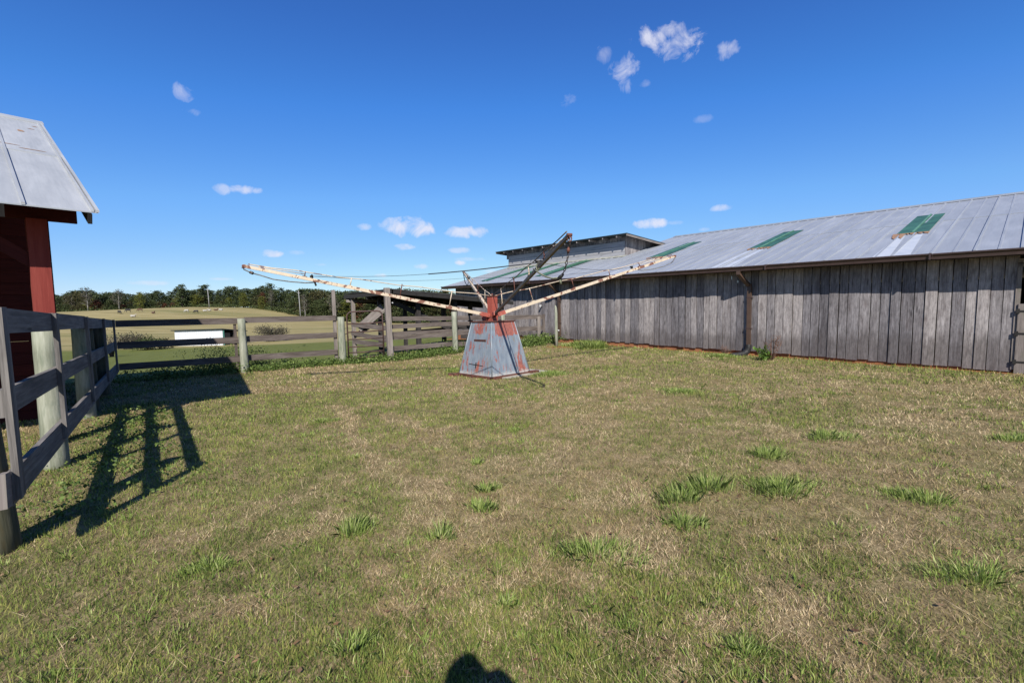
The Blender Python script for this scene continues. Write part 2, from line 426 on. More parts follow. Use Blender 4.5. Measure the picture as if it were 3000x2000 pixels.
# ---------------------------------------------------------------- layout of the place
W0 = V((9.925, 9.09, 0.0))                       # foot of the barn wall beside its doorway
DB = V((-.666, .745, .0206)).normalized()
NBW = V((.746, .666, 0)).normalized()            # into the barn
UPB = NBW.cross(DB); UPB = UPB if UPB.z > 0 else -UPB
def B(t, w, h): return W0+DB*t+NBW*w+UPB*h
FENCE_P = np.array([-7.54, 12.81]); E2 = np.array([.794, .607]); N2 = np.array([-.607, .794])

def sm(x): x = np.clip(x, 0, 1); return x*x*(3-2*x)
def zg(x, y):
    x = np.asarray(x, float); y = np.asarray(y, float)
    u = (x-W0.x)*DB.x+(y-W0.y)*DB.y; v = -((x-W0.x)*NBW.x+(y-W0.y)*NBW.y)
    z = .0206*np.clip(u, -4, 24)*sm(1-v/7.5)*sm((26-u)/6+1)*(1-sm((-v-14)/10))
    q = (x-FENCE_P[0])*N2[0]+(y-FENCE_P[1])*N2[1]
    z = z - .05*sm((q+1)/2)*sm(v/3)
    s = np.clip((q-.5)/58, 0, 1); far = -2.3*(s*(1.25-.25*s))
    lf = sm((-x-9)/12)                                  # ground falls gently left of the fence as well
    z = z*(1-sm((q-8)/20)) + far
    ax = np.interp(x, [-500, -300, -217, -185, -155, -125, -98, -70, -52, 0, 60, 400], [8.5, 9.5, 9.9, 10.5, 10.6, 7.6, 3.9, 1.4, .2, -1.0, -1.2, -1.5])
    hill = ax*sm((y-64)/185)
    z = z+hill
    z = z+ (fbm(x*.35, y*.35)-.5)*.05*sm(np.hypot(x, y)/6)
    return z
def Z(x, y): return float(zg(x, y))
def gnd(px, py):
    """ground point under a pixel"""
    d = ray(px, py); t = (0-EYE)/d.z
    for _ in range(30):
        p = V((0, 0, EYE))+d*t; t += (Z(p.x, p.y)-p.z)/d.z*.8
    return p

# ground sheet ---------------------------------------------------
def build_ground():
    def axis(dense_lo, dense_hi, step, lo, hi):
        a = list(np.arange(dense_lo, dense_hi+1e-6, step)); s = step; x = dense_hi
        while x < hi: s *= 1.12; x += s; a.append(x)
        s = step; x = dense_lo
        while x > lo: s *= 1.12; x -= s; a.insert(0, x)
        return np.array(a)
    xs = axis(-14, 14, .28, -1500, 1500); ys = axis(-3, 24, .28, -400, 1800)
    X, Y = np.meshgrid(xs, ys); Zz = zg(X, Y)
    Zz = np.where(Y > 420, np.minimum(Zz, Zz), Zz)
    nx, ny = len(xs), len(ys)
    me = bpy.data.meshes.new('ground')
    co = np.stack([X, Y, Zz], -1).reshape(-1, 3)
    idx = np.arange(nx*ny).reshape(ny, nx)
    f = np.stack([idx[:-1, :-1], idx[:-1, 1:], idx[1:, 1:], idx[1:, :-1]], -1).reshape(-1, 4)
    me.vertices.add(len(co)); me.vertices.foreach_set('co', co.reshape(-1))
    me.loops.add(f.size); me.loops.foreach_set('vertex_index', f.reshape(-1).astype(np.int32))
    me.polygons.add(len(f)); me.polygons.foreach_set('loop_start', np.arange(0, f.size, 4, dtype=np.int32))
    me.polygons.foreach_set('use_smooth', np.ones(len(f), bool))
    me.update(calc_edges=True)
    xx, yy = co[:, 0], co[:, 1]
    q = (xx-FENCE_P[0])*N2[0]+(yy-FENCE_P[1])*N2[1]
    v = -((xx-W0.x)*NBW.x+(yy-W0.y)*NBW.y)
    R = sm((q-.6)/1.2); G_ = sm((yy-63-5*(fbm(xx*.05, yy*.05)-.5))/4); u_ = (xx-W0.x)*DB.x+(yy-W0.y)*DB.y; Bc = sm((.45-v)/.5)*(v > -19)*sm((21-u_)/1.5)
    Bc = np.maximum(Bc, .62*np.exp(-((xx-1.75)/1.3)**2-((yy-16.2)/.8)**2)); lf = ((xx+9.8)*.79+(yy-11.3)*.61) < -1.0
    R = np.maximum(R, lf*.8)
    a = me.attributes.new('zone', 'FLOAT_COLOR', 'POINT')
    a.data.foreach_set('color', np.stack([R, G_, Bc, np.ones_like(R)], -1).reshape(-1))
    m, nt, b = mat_new('grassy_ground'); k = NB(nt); p = k.pos()
    at_ = k.n('ShaderNodeAttribute'); at_.attribute_name = 'zone'
    sep = k.n('ShaderNodeSeparateColor'); nt.links.new(at_.outputs['Color'], sep.inputs[0])
    fine = k.noise(p, 45, 6, .75); med = k.noise(p, 6, 5, .65); big = k.noise(p, .8, 4, .6)
    straw = k.noise(k.map(p, (70, 22, 30)), 1, 4, .7, 1.0)
    f = k.math('ADD', k.math('MULTIPLY', fine, .4), k.math('ADD', k.math('MULTIPLY', straw, .35), k.math('MULTIPLY', med, .3)))
    tan = k.ramp(f, [(.38, (.07, .05, .025)), (.52, (.27, .205, .105)), (.64, (.52, .40, .23))])
    grn = k.ramp(f, [(.38, (.035, .045, .012)), (.52, (.14, .165, .04)), (.66, (.30, .31, .095))])
    pat = k.math('ADD', k.math('MULTIPLY', big, .5), k.math('MULTIPLY', k.noise(p, 3.1, 6, .7), .5))
    yard = k.mix(k.ramp(pat, [(.46, 0), (.68, .75)]), tan, grn)
    fld = k.noise(p, 1.5, 6, .75)
    green_f = k.ramp(k.math('ADD', k.math('MULTIPLY', fld, .6), k.math('MULTIPLY', fine, .4)), [(.35, (.085, .105, .02)), (.55, (.165, .18, .045)), (.7, (.27, .27, .085))])
    hs = k.noise(k.map(p, (.05, .35, .3)), 1, 7, .7, .5)
    hill = k.ramp(hs, [(.34, (.23, .19, .08)), (.5, (.36, .295, .13)), (.66, (.47, .39, .20))])
    hg = k.noise(k.map(p, (.012, .05, .05)), 1, 3)
    hill = k.mix(k.ramp(hg, [(.5, 0), (.68, .6)]), hill, (.16, .17, .055))
    c = k.mix(sep.outputs[0], yard, green_f); c = k.mix(sep.outputs[1], c, hill)
    clay = k.ramp(k.noise(p, 9, 5, .7), [(.3, (.20, .07, .025)), (.7, (.46, .19, .075))])
    cf = k.math('ADD', sep.outputs[2], k.math('MULTIPLY', k.math('SUBTRACT', med, .5), .8))
    c = k.mix(k.ramp(cf, [(.45, 0), (.6, 1)]), c, clay)
    k.put(b.inputs['Base Color'], c); b.inputs['Roughness'].default_value = .95; b.inputs['Specular IOR Level'].default_value = .1
    k.put(b.inputs['Normal'], k.bump(f, .8, .03))
    me.materials.append(m)
    o = bpy.data.objects.new('ground', me); link(o); o['kind'] = 'structure'
build_ground()

# ---------------------------------------------------------------- barn
def build_barn():
    HE = 2.44; TP = .26; EO = .40; WR = 8.7; T0, T1 = -9.0, 19.1; TR = 19.6; TRIDGE = 12.0
    def rh(w): return HE+TP*(w+EO)
    barn = empty('barn', W0, 'long weathered grey board barn with metal roof and brown gutter', 'barn')
    # siding boards
    mb = MB(); t = -.02; i = 0
    while t < T1:
        w = rnd.uniform(.165, .235)
        if t+w > T1: w = T1-t
        off = rnd.choice([0, .012, -.012])+rnd.uniform(-.004, .004)
        bot = .05+.09*min(1, max(0, t)/9)+rnd.uniform(-.02, .02)
        tilt = rnd.uniform(-.004, .004)
        mb.board(B(t+w/2+tilt, off, bot), B(t+w/2-tilt, off, HE-.02), w-rnd.uniform(.006, .02), .022, DB)
        t += w; i += 1
    mb.build('siding', M['barn_wood'], barn); mb = MB()
    t = -3.2
    while t > T0:
        w = rnd.uniform(.165, .235); mb.board(B(t-w/2, rnd.uniform(-.01, .01), .10), B(t-w/2, 0, HE-.02), w-.01, .022, DB); t -= w
    mb.build('siding', M['barn_wood'], barn)
    # framing seen at the eave
    fr = MB()
    fr.board(B(T0, .09, HE-.08), B(T1, .09, HE-.08), .14, .05, UPB)
    t = T0
    while t < T1:
        fr.board(B(t, -.34, rh(-.34)-.08), B(t, 1.2, rh(1.2)-.08), .10, .045, UPB); t += .61
    fr.build('rafters', M['dark_wood'], barn)
    # door frame
    d = MB(); d.board(B(-.03, -.016, .08), B(-.03, -.016, HE-.2), .07, .03, DB); d.board(B(-3.2, -.016, .08), B(-3.2, -.016, HE-.2), .09, .03, DB)
    d.board(B(-3.2, -.016, HE-.26), B(0, -.016, HE-.26), .16, .03, UPB)
    d.build('door_frame', M['grey_wood'], barn)
    # half door
    hd = MB(); hd.board(B(-.17, -.045, .0), B(-.17, -.045, 1.38), .25, .025, DB)
    hd.board(B(-.06, -.052+.035, 1.25), B(-1.5, -.02, 1.25), .14, .025, UPB)
    hd.board(B(-.3, -.02, .38), B(-1.5, -.02, .38), .16, .025, UPB); hd.board(B(-.3, -.02, .14), B(-1.5, -.02, .14), .16, .025, UPB)
    hd.board(B(-.3, 0, .5), B(-1.4, 0, 1.1), .12, .02, UPB)
    hdo = hd.build('half_door', M['grey_wood'], barn)
    for h in (1.24, .80, .24):
        hg = MB(); hg.board(B(-.02, -.068, h), B(-.07, -.068, h), .09, .012, UPB); hg.board(B(-.07, -.064, h), B(-.24, -.064, h), .03, .008, UPB)
        hg.build('hinge', M['iron'], hdo)
    # rear, ends and dark floor (interior closed)
    wl = MB()
    wl.board(B(T1, .02, .9), B(T1, 17.7, .9), 2.9, .04, UPB); wl.board(B(T0, .02, .9), B(T0, 17.7, .9), 2.9, .04, UPB)
    for tt in (T1, T0): wl.slab([B(tt, .0, HE-.2), B(tt, 17.7, HE-.2), B(tt, WR, rh(WR)-.05)], DB*.03*(-1 if tt > 0 else 1))
    wl.board(B(T0, 17.7, .9), B(T1, 17.7, .9), 3.0, .04, UPB)
    wl.build('end_wall', M['dark_wood'], barn)
    # a stall partition inside the doorway
    st = MB(); 
    for h in (.3, .5, .7): st.board(B(-.6, .7, h), B(-4, .9, h), .17, .03, UPB)
    st.board(B(-1.1, .5, 0), B(-1.1, .5, HE), .14, .14, DB)
    st.build('stall_boards', M['grey_wood'], barn)
    # clay footing visible below boards
    ft = MB(); 
    tt = T0
    while tt < T1:
        ft.board(B(tt, .10+rnd.uniform(-.012, .012), -.12+rnd.uniform(-.01, .01)), B(min(tt+1.1, T1), .10, -.12), .50, .12, UPB); tt += 1.1
    ft.build('footing', M['clay'], barn)
    # roof: sheets 0.9 m wide, each slightly different
    rf = MB(); ribs = MB()
    def quad(t0, t1, w0, w1, lift=0.0):
        a = [B(t0, w0, rh(w0)+lift), B(t1, w0, rh(w0)+lift), B(t1, w1, rh(w1)+lift), B(t0, w1, rh(w1)+lift)]
        o = rnd.uniform(0, 40); n = len(rf.v); off = -UPB*.012
        rf.v += [p for p in a]+[p+off for p in a]
        L = w1-w0; wd = t1-t0
        rf.face((n+3, n+2, n+1, n), [(o+L, o), (o+L, o+wd), (o, o+wd), (o, o)])
        rf.face((n+4, n+5, n+6, n+7)); 
        for i in range(4):
            j = (i+1) % 4; rf.face((n+i, n+j, n+4+j, n+4+i))
    greens = [(1.62, 2.26, 2.55, 5.75), (5.33, 5.97, 2.45, 5.6), (9.1, 9.74, 2.55, 5.6), (13.2, 13.84, .4, 3.5), (16.7, 17.34, .2, 3.3), (15.0, 15.5, .4, 3.4)]
    t = T0
    while t < TR-.01:
        t1 = min(t+.64, TR); wtop = WR if t < TRIDGE else 6.4
        quad(t, t1, -EO, 4.35, 0.0); quad(t, t1, 4.3, wtop, .014)
        for dt, hgt in ((0, .022), (.3, .010)):
            if t+dt < TR:
                ribs.prism(B(t+dt, -EO, rh(-EO)+hgt/2), B(t+dt, wtop, rh(wtop)+hgt/2+.014), DB*.018, UPB*(hgt/2+.003))
        t = t1
    roof = rf.build('roof', M['roof'], barn)
    ribs.build('roof_rib', M['roof'], roof)
    # panels
    for (a, b_, c, d_) in greens:
        g = MB(); g.slab([B(a, c, rh(c)+.030), B(b_, c, rh(c)+.030), B(b_, d_, rh(d_)+.034), B(a, d_, rh(d_)+.034)][::-1], -UPB*.008)
        go = g.build('green_roof_panel', M['green_panel'], roof)
        g2 = MB(); mid = (a+b_)/2; g2.prism(B(mid, c+.02, rh(c)+.044), B(mid, d_-.02, rh(d_)+.048), DB*.022, UPB*.010); g2.build('panel_rib', M['green_rib'], go)
        if c > 2:
            rr = MB()
            tt = a-.02
            while tt < b_:
                wd = rnd.uniform(.05, .14); ln = rnd.uniform(.10, .3) if rnd.random() < .8 else .75
                rr.poly([B(tt, c-ln, rh(c-ln)+.017), B(tt, c, rh(c)+.028), B(tt+wd, c, rh(c)+.028), B(tt+wd*.6, c-ln*.7, rh(c-ln*.7)+.017)]); tt += wd
            rr.build('rust_run', M['rust_stain'], roof)
            ws = MB()
            for s0 in (a+.08, a+.42):
                ws.poly([B(s0-.12, -.36, rh(-.36)+.006), B(s0, c-.25, rh(c-.25)+.007), B(s0+.14, c-.25, rh(c-.25)+.007), B(s0+.2, -.36, rh(-.36)+.006)])
            ws.build('washed_streak', M['washed'], roof)
    # back slope and ridge cap
    bk = MB(); bk.slab([B(T0, WR, rh(WR)+.01), B(TRIDGE, WR, rh(WR)+.01), B(TRIDGE, 18.2, HE-.05), B(T0, 18.2, HE-.05)], -UPB*.02)
    bk.slab([B(TRIDGE, 6.4, rh(6.4)+.02), B(TR, 6.4, rh(6.4)+.02), B(TR, 18.2, HE-.05), B(TRIDGE, 18.2, HE-.05)], -UPB*.02)
    bk.slab([B(TRIDGE, 6.4, rh(6.4)), B(TRIDGE, WR, rh(WR)), B(TRIDGE, 17, HE)], DB*.02)
    bk.build('back_roof', M['roof'], roof)
    rc = MB()
    rc.prism(B(T0, WR-.09, rh(WR)+.015), B(TRIDGE, WR-.09, rh(WR)+.015), (NBW+UPB*TP)*.13, UPB*.010)
    rc.prism(B(T0, WR+.09, rh(WR)+.015), B(TRIDGE, WR+.09, rh(WR)+.015), (NBW-UPB*TP)*.13, UPB*.010)
    rc.build('ridge_cap', M['roof'], roof)
    # gutter : K profile swept
    prof = [(-.50, -.015), (-.505, -.125), (-.59, -.125), (-.60, -.07), (-.63, -.03), (-.63, -.005), (-.615, -.005), (-.615, -.03), (-.585, -.075), (-.58, -.112), (-.515, -.112), (-.512, -.015)]
    joints = [T0, -3.5, 1.21, 4.39, 8.8, 13.2, 16.4, 19.65]
    for a, b_ in zip(joints, joints[1:]):
        g = MB(); n = len(prof); dz = rnd.uniform(-.006, .006)
        for tt in (a+.004, b_-.004):
            for (w, h) in prof: g.v.append(B(tt, w+.10, HE+h+dz))
        for i in range(n):
            j = (i+1) % n; g.face((i, j, n+j, n+i))
        g.face(range(n)); g.face(list(range(n, 2*n))[::-1])
        g.board(B(a+.02, -.47, HE-.066+dz), B(a+.05, -.47, HE-.066+dz), .135, .135, UPB)
        g.build('gutter', M['gutter'], barn)
    fc = MB(); fc.board(B(T0, -.387, HE-.075), B(TR, -.387, HE-.075), .13, .018, UPB); fc.build('fascia', M['dark_wood'], barn)
    # downspouts
    for tt, lean in ((4.95, 0.0), (12.02, 0.0)):
        dmb = MB()
        def seg(a, b_): dmb.board(a, b_, .10, .075, DB)
        seg(B(tt+.16, -.47, HE-.12), B(tt+.16, -.47, HE-.22)); seg(B(tt+.16, -.475, HE-.20), B(tt+.03, -.12, HE-.50)); seg(B(tt+.02, -.07, HE-.46), B(tt, -.07, .22))
        ds = dmb.build('downspout', M['downspout'], barn)
        for hh in (.75, 1.6):
            c = MB(); c.board(B(tt-.07, -.07, hh), B(tt+.07+.02, -.07, hh), .03, .082, UPB); c.build('strap', M['gutter'], ds)
    # elbow hose (corrugated drain)
    pts = [B(4.95, -.08, .30), B(4.95, -.09, .20), B(4.97, -.14, .10), B(5.02, -.26, .04), B(5.08, -.42, .02), B(5.13, -.56, .015), B(5.17, -.68, .012)]
    P = []
    for a, b_ in zip(pts, pts[1:]):
        for s in range(6): P.append(a.lerp(b_, s/6))
    P.append(pts[-1])
    dr = MB(); dr.tube(P, [.078+.009*(i % 2) for i in range(len(P))], 12, smooth=False); dr.build('drain_hose', M['black'], barn)
    # little lamp knob and bracket on the siding
    kn = MB(); kn.tube([B(13.0, -.02, 1.42), B(13.0, -.10, 1.43), B(12.98, -.16, 1.42)], [.02, .03, .045], 10); kn.build('insulator', M['white_knob'], barn)
    # roof monitor
    WM = 3.7
    mo = MB(); hb = rh(WM)-.02
    nb_ = 3; hh = (4.17-3.50)/nb_
    for i in range(nb_):
        for (a, b_) in ((11.6, 15.2), (15.2, 19.2)):
            mo.board(B(a+.004, WM-.008*(i % 2), 3.50+hh*(i+.5)), B(b_, WM-.008*(i % 2), 3.50+hh*(i+.5)), hh-.01, .025, UPB)
    monitor = mo.build('monitor_wall', M['monitor_wood'], barn)
    up = MB(); t = 11.6
    while t < 19.2: up.board(B(t+.1, WM+.03, 4.0), B(t+.1, WM+.03, 4.36), .19, .02, DB); t += .2
    up.build('upper_boards', M['barn_wood'], monitor)
    for tt in (11.58, 19.22):
        ew = MB()
        w = WM
        while w < 8.2:
            top = 4.36-(w-WM)*.055
            ew.board(B(tt, w+.1, rh(w)-.35), B(tt, w+.1, top), .19, .025, NBW); w += .2
        ew.build('end_boards', M['barn_wood'], monitor)
    raf = MB(); t = 11.75
    while t < 19.2: raf.board(B(t, WM-.42, 4.34), B(t, WM+.6, 4.34), .09, .045, UPB); t += .74
    raf.build('rafter_tails', M['barn_wood'], monitor)
    mr = MB(); mr.slab([B(11.2, WM-.45, 4.40), B(19.8, WM-.45, 4.40), B(19.8, 9.4, 4.00), B(11.2, 9.4, 4.00)], UPB*.03)
    mr.build('monitor_roof', M['dark_metal'], monitor)
    mt = MB(); mt.board(B(11.22, WM-.44, 4.36), B(11.22, 9.2, 3.97), .09, .03, UPB); mt.board(B(19.78, WM-.44, 4.36), B(19.78, 9.2, 3.97), .09, .03, UPB)
    mt.build('barge_board', M['grey_wood'], monitor)
    fl = MB(); fl.slab([B(11.5, WM-.18, rh(WM-.18)+.03), B(19.3, WM-.18, rh(WM-.18)+.03), B(19.3, WM, rh(WM)+.06), B(11.5, WM, rh(WM)+.06)][::-1], -UPB*.01)
    fl.build('flashing', M['flash'], monitor)
    return barn
M['monitor_wood'] = wood_mat('pale_grey_monitor_boards', (.27, .275, .29), (.40, .41, .43), (.52, .53, .55), None, .6, .6)
M['dark_metal'] = simple('dark_green_roof_edge', (.035, .05, .05), .5)
M['flash'] = simple('pale_flashing', (.42, .42, .36), .6)
M['rust_stain'] = simple('rust_stain', (.30, .14, .06), .8, 0, .4, 20, (.38, .24, .15))
M['washed'] = simple('washed_metal', (.62, .65, .70), .5, .1, .2, 3, (.52, .56, .63))
build_barn()

# ---------------------------------------------------------------- red shed at the left
def build_red_shed():
    e = V((math.sin(math.radians(41)), math.cos(math.radians(41)), 0)); p = V((-math.sin(math.radians(49)), math.cos(math.radians(49)), 0))
    K = V((-4.968, 5.661, 0)); UP = V((0, 0, 1)); HE = 2.83; TP = .47
    def S(a, r, h): return K+e*a+p*r+UP*h          # a: along the eave (right +), r: into the shed
    def rh(r): return HE+TP*r
    RR = 5.4; RM = 2.75
    sh = empty('red_shed', K, 'red board shed with steep pale metal roof behind the left fence', 'shed')
    rf = MB(); rib = MB(); A0 = -7.0
    def sheet(a0, a1, r0, r1, lift):
        o = rnd.uniform(0, 40); n = len(rf.v); pts = [S(a0, r0, rh(r0)+lift), S(a1, r0, rh(r0)+lift), S(a1, r1, rh(r1)+lift), S(a0, r1, rh(r1)+lift)]
        rf.v += pts+[q-UP*.015 for q in pts]; L = r1-r0; w = a1-a0
        rf.face((n, n+1, n+2, n+3), [(o, o), (o, o+w), (o+L, o+w), (o+L, o)]); rf.face((n+7, n+6, n+5, n+4))
        for i in range(4):
            j = (i+1) % 4; rf.face((n+j, n+i, n+4+i, n+4+j))
    a = 0.0
    while a > A0:
        b_ = a-.62
        sheet(b_, a, 0, RM, 0); sheet(b_, a, RM-.06, RR, .016)
        for off, hgt, wd in ((0, .02, .016), (-.045, .02, .012)) if round(-a/.62) % 2 == 0 else ((0, .02, .016),):
            rib.prism(S(a+off-.005, -.005, rh(0)+hgt/2), S(a+off-.005, RR, rh(RR)+hgt/2+.016), e*wd, UP*(hgt/2+.004))
        a = b_
    roof = rf.build('roof', M['shed_roof'], sh); rib.build('roof_rib', M['shed_roof'], roof)
    rc = MB(); rc.prism(S(A0, RR, rh(RR)+.03), S(.03, RR, rh(RR)+.03), (p+UP*TP)*.11, UP*.012); rc.build('ridge_cap', M['shed_roof'], roof)
    bk = MB(); bk.slab([S(A0, RR, rh(RR)), S(0, RR, rh(RR)), S(0, 2*RR, HE), S(A0, 2*RR, HE)], -UP*.02); bk.build('back_roof', M['shed_roof'], roof)
    rp = MB()
    for r, a_, l, w in ((4.25, -.35, .16, .10), (4.6, -.2, .05, .12), (2.85, -.3, .035, .42), (3.0, -.62, .03, .5), (4.9, -.13, .05, .08)):
        pts = []
        for i in range(9):
            q = 2*math.pi*i/9; k_ = rnd.uniform(.6, 1.1); pts.append(S(a_+w/2*math.cos(q)*k_, r+l/2*math.sin(q)*k_, rh(r+l/2*math.sin(q)*k_)+.021))
        rp.poly(pts)
    rp.build('rust_patch', M['rust_stain'], roof)
    # beams, rafters
    bm = MB(); bm.board(S(A0, .62, HE+.10), S(-.13, .62, HE+.10), .33, .06); bm.board(S(A0, 2.9, HE+.5), S(-.5, 2.9, HE+.5), .25, .06)
    bm.build('beam', M['shaded_red'], sh)
    raf = MB()
    for i in range(10):
        a_ = -.07-i*.72 if i else -.075
        raf.board(S(a_, .03, rh(.03)-.10), S(a_, RR, rh(RR)-.10), .14 if i else .12, .04, UP)
    raf.build('rafter', M['dark_wood'], sh)
    for a_ in (-.50, -3.4, -6.3): MB().board(S(a_, .62, -.1), S(a_, .62, HE-.06), .18, .18, e).build('post', M['red_wood'], sh)
    br = MB(); br.board(S(-.5, .58, 2.2), S(-1.25, .58, 2.80), .14, .05); br.build('brace', M['shaded_red'], sh)
    # walls of horizontal siding
    wl = MB()
    h = -.2
    while h < HE+1.0:
        wl.board(S(A0, 3.0, h+.09), S(-.22, 3.0, h+.09), .175, .025); 
        wl.board(S(-.22, 3.02, h+.09), S(-.22, 2*RR-.6, h+.09), .175, .025)
        wl.board(S(A0, 2*RR-.6, h+.09), S(-.22, 2*RR-.6, h+.09), .175, .025); wl.board(S(A0, 3.0, h+.09), S(A0, 2*RR-.6, h+.09), .175, .025)
        h += .18
    wl.build('siding', M['shaded_red'], sh)
    gb = MB(); gb.slab([S(-.24, 3.0, HE+.9), S(-.24, RR, rh(RR)-.05), S(-.24, 2*RR-.6, HE+.2), S(-.24, 2*RR-.6, HE), S(-.24, 3, HE)], e*.02)
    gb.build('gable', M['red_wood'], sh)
build_red_shed()

# ---------------------------------------------------------------- fences
def round_post(mb, x, y, h, r, lean=(0, 0)):
    z = Z(x, y); pts = []; rr = []
    for i in range(7):
        f = i/6; pts.append(V((x+lean[0]*f, y+lean[1]*f, z-.15+(h+.15)*f))); rr.append(r*(1.06-.10*f)*rnd.uniform(.985, 1.015))
    mb.tube(pts, rr, 16, jitter=.01); return mb

DF = V((-.612, .791, -.0058)); NF = V((.791, .612, 0)); AF = V((-3.25, 2.91, 0))
def left_fence():
    def P(s, off, z):
        q = AF+DF*s+NF*off; return V((q.x, q.y, z))
    f = empty('board_fence', V((-3.3, 3.0, 0)), 'shaded three-rail board fence running away along the left edge, with round posts', 'fence')
    def rz(row, s): return {0: 1.53, 1: 1.008, 2: .46}[row]-.0058*s
    joints = [-.14, 1.9, 4.42, 7.1, 10.42]
    for row in range(3):
        for a, b_ in zip(joints, joints[1:]):
            m_ = MB()
            m_.board(P(a+.004, 0, rz(row, a)+rnd.uniform(-.008, .008)), P(b_-.004, 0, rz(row, b_)+rnd.uniform(-.008, .008)), (.165, .17, .20)[row], .036)
            m_.build('rail', M['pale_rail'], f)
    for s in (-.08, 1.86, 4.38, 7.04, 9.55):
        m_ = MB(); m_.board(P(s+.02, .036, .40), P(s-.02, .036, 1.61-.006*s), .125, .034, DF)
        m_.build('batten', M['pale_rail'], f)
    m_ = MB(); m_.board(P(-.27, .0, .50), P(-.145, .0, .485), .21, .037); m_.build('rail_end', M['grey_wood'], f)
    for (x, y, r, h) in ((-3.47, 2.99, .105, 1.62), (-4.85, 4.77, .10, 1.47), (-6.78, 7.22, .11, 1.46)):
        round_post(MB(), x, y, h-Z(x, y), r, (-.13, 0) if y < 3.5 else (0, 0)).build('post', M['olive_shaded' if y < 3.5 else 'treated'], f)
    for s in (6.15, 8.5):
        q = P(s, -.17, 0); round_post(MB(), q.x, q.y, 1.42-Z(q.x, q.y), .125).build('post', M['olive_shaded'], f)  # dark colour paints the red shed's shadow onto these two posts
left_fence()

def P2(s, off, z): return V((FENCE_P[0]+E2[0]*s+N2[0]*off, FENCE_P[1]+E2[1]*s+N2[1]*off, z))
def back_fence():
    f = empty('board_fence', P2(0, 0, 0), 'sunlit three-rail board fence crossing in front of the pasture, two pale green posts', 'fence')
    for row, z, w in ((0, 1.445, .165), (1, .91, .17), (2, .375, .165)):
        for a, b_ in ((-2.66, .10), (.10, 2.62)):
            m_ = MB(); m_.board(P2(a+.004, .14, z+.012), P2(b_, .14, z-.006), w, .034); m_.build('rail', M['rail_wood'], f)
    for (s, r, h) in ((.03, .10, 1.52), (2.74, .105, 1.50)):
        x, y, _ = P2(s, 0, 0)
        round_post(MB(), x, y, h, r, (rnd.uniform(-.02, 0), 0)).build('post', M['treated'], f)
    m_ = MB(); m_.board(P2(2.60, .185, Z(*P2(2.6, .185, 0)[:2])), P2(2.60, .185, 2.32), .10, .05, V((E2[0], E2[1], 0))); m_.build('tall_batten', M['grey_wood'], f)
    m_ = MB(); m_.board(P2(-.13, .18, .1), P2(-.13, .18, 1.35), .07, .04, V((E2[0], E2[1], 0))); m_.build('batten', M['rail_wood'], f)
back_fence()

# corral: tall post -> light post -> end by the barn
CA, CB, CC = V((-3.96, 14.86, 0)), V((-1.99, 16.02, 0)), V((1.26, 17.95, 0))
def corral_fence():
    f = empty('corral_fence', V((CA.x, CA.y, Z(CA.x, CA.y))), 'four-rail corral fence with a tall square grey post, between pipe gate and barn', 'fence')
    d = (CB-CA).normalized(); n = V((-d.y, d.x, 0)); d2 = (CC-CB).normalized()
    for z0, z1, w in ((1.365, 1.32, .14), (1.10, 1.13, .14), (.865, .87, .13), (.735, .74, .12), (.385, .42, .15)):
        m_ = MB(); a = CA+n*.10+V((0, 0, z0)); b_ = CB+n*.13+V((0, 0, z1)); m_.board(a, b_+d*.05, w, .035); m_.build('rail', M['rail_wood'], f)
    for z0, z1, w in ((1.32, 1.25, .16), (1.12, 1.1, .14), (.80, .82, .17), (.40, .36, .16)):
        m_ = MB()
        if z0 == 1.12: m_.board(CB+n*.13+V((0, 0, z0)), CB+d2*1.4+n*.13+V((0, 0, z1)), w, .035)
        else: m_.board(CB+n*.13+V((0, 0, z0)), CC+n*.02+V((0, 0, z1)), w, .035)
        m_.build('rail', M['rail_wood'], f)
    m_ = MB(); z = Z(CA.x, CA.y)
    pts = [CA+V((0, 0, z-.1)), CA+V((-.03, 0, 2.36))]
    m_.board(pts[0], pts[1], .17, .15, d); m_.build('tall_post', M['grey_wood'], f)
    round_post(MB(), CB.x, CB.y, 1.43, .095).build('post', M['treated'], f)
    m_ = MB(); q = CC; m_.board(q+V((0, 0, .28)), q+V((0, 0, 1.36)), .10, .04, d2); m_.build('end_batten', M['rail_wood'], f)
    m_ = MB(); q = CC-d2*.22+n*.05; m_.board(q+V((0, 0, .1)), q+V((0, 0, 1.28)), .14, .10, d2); m_.build('end_post', M['grey_wood'], f)
    m_ = MB(); q = CB+d2*1.95; round_post(m_, q.x, q.y, 1.18, .07).build('post', M['treated'], f)
    m_ = MB(); q = CA+d*.12-n*.02; m_.tube([q+V((0, 0, 1.88)), q+V((.03, -.03, 1.88))], .02, 8); m_.build('insulator', M['white_knob'], f)
corral_fence()

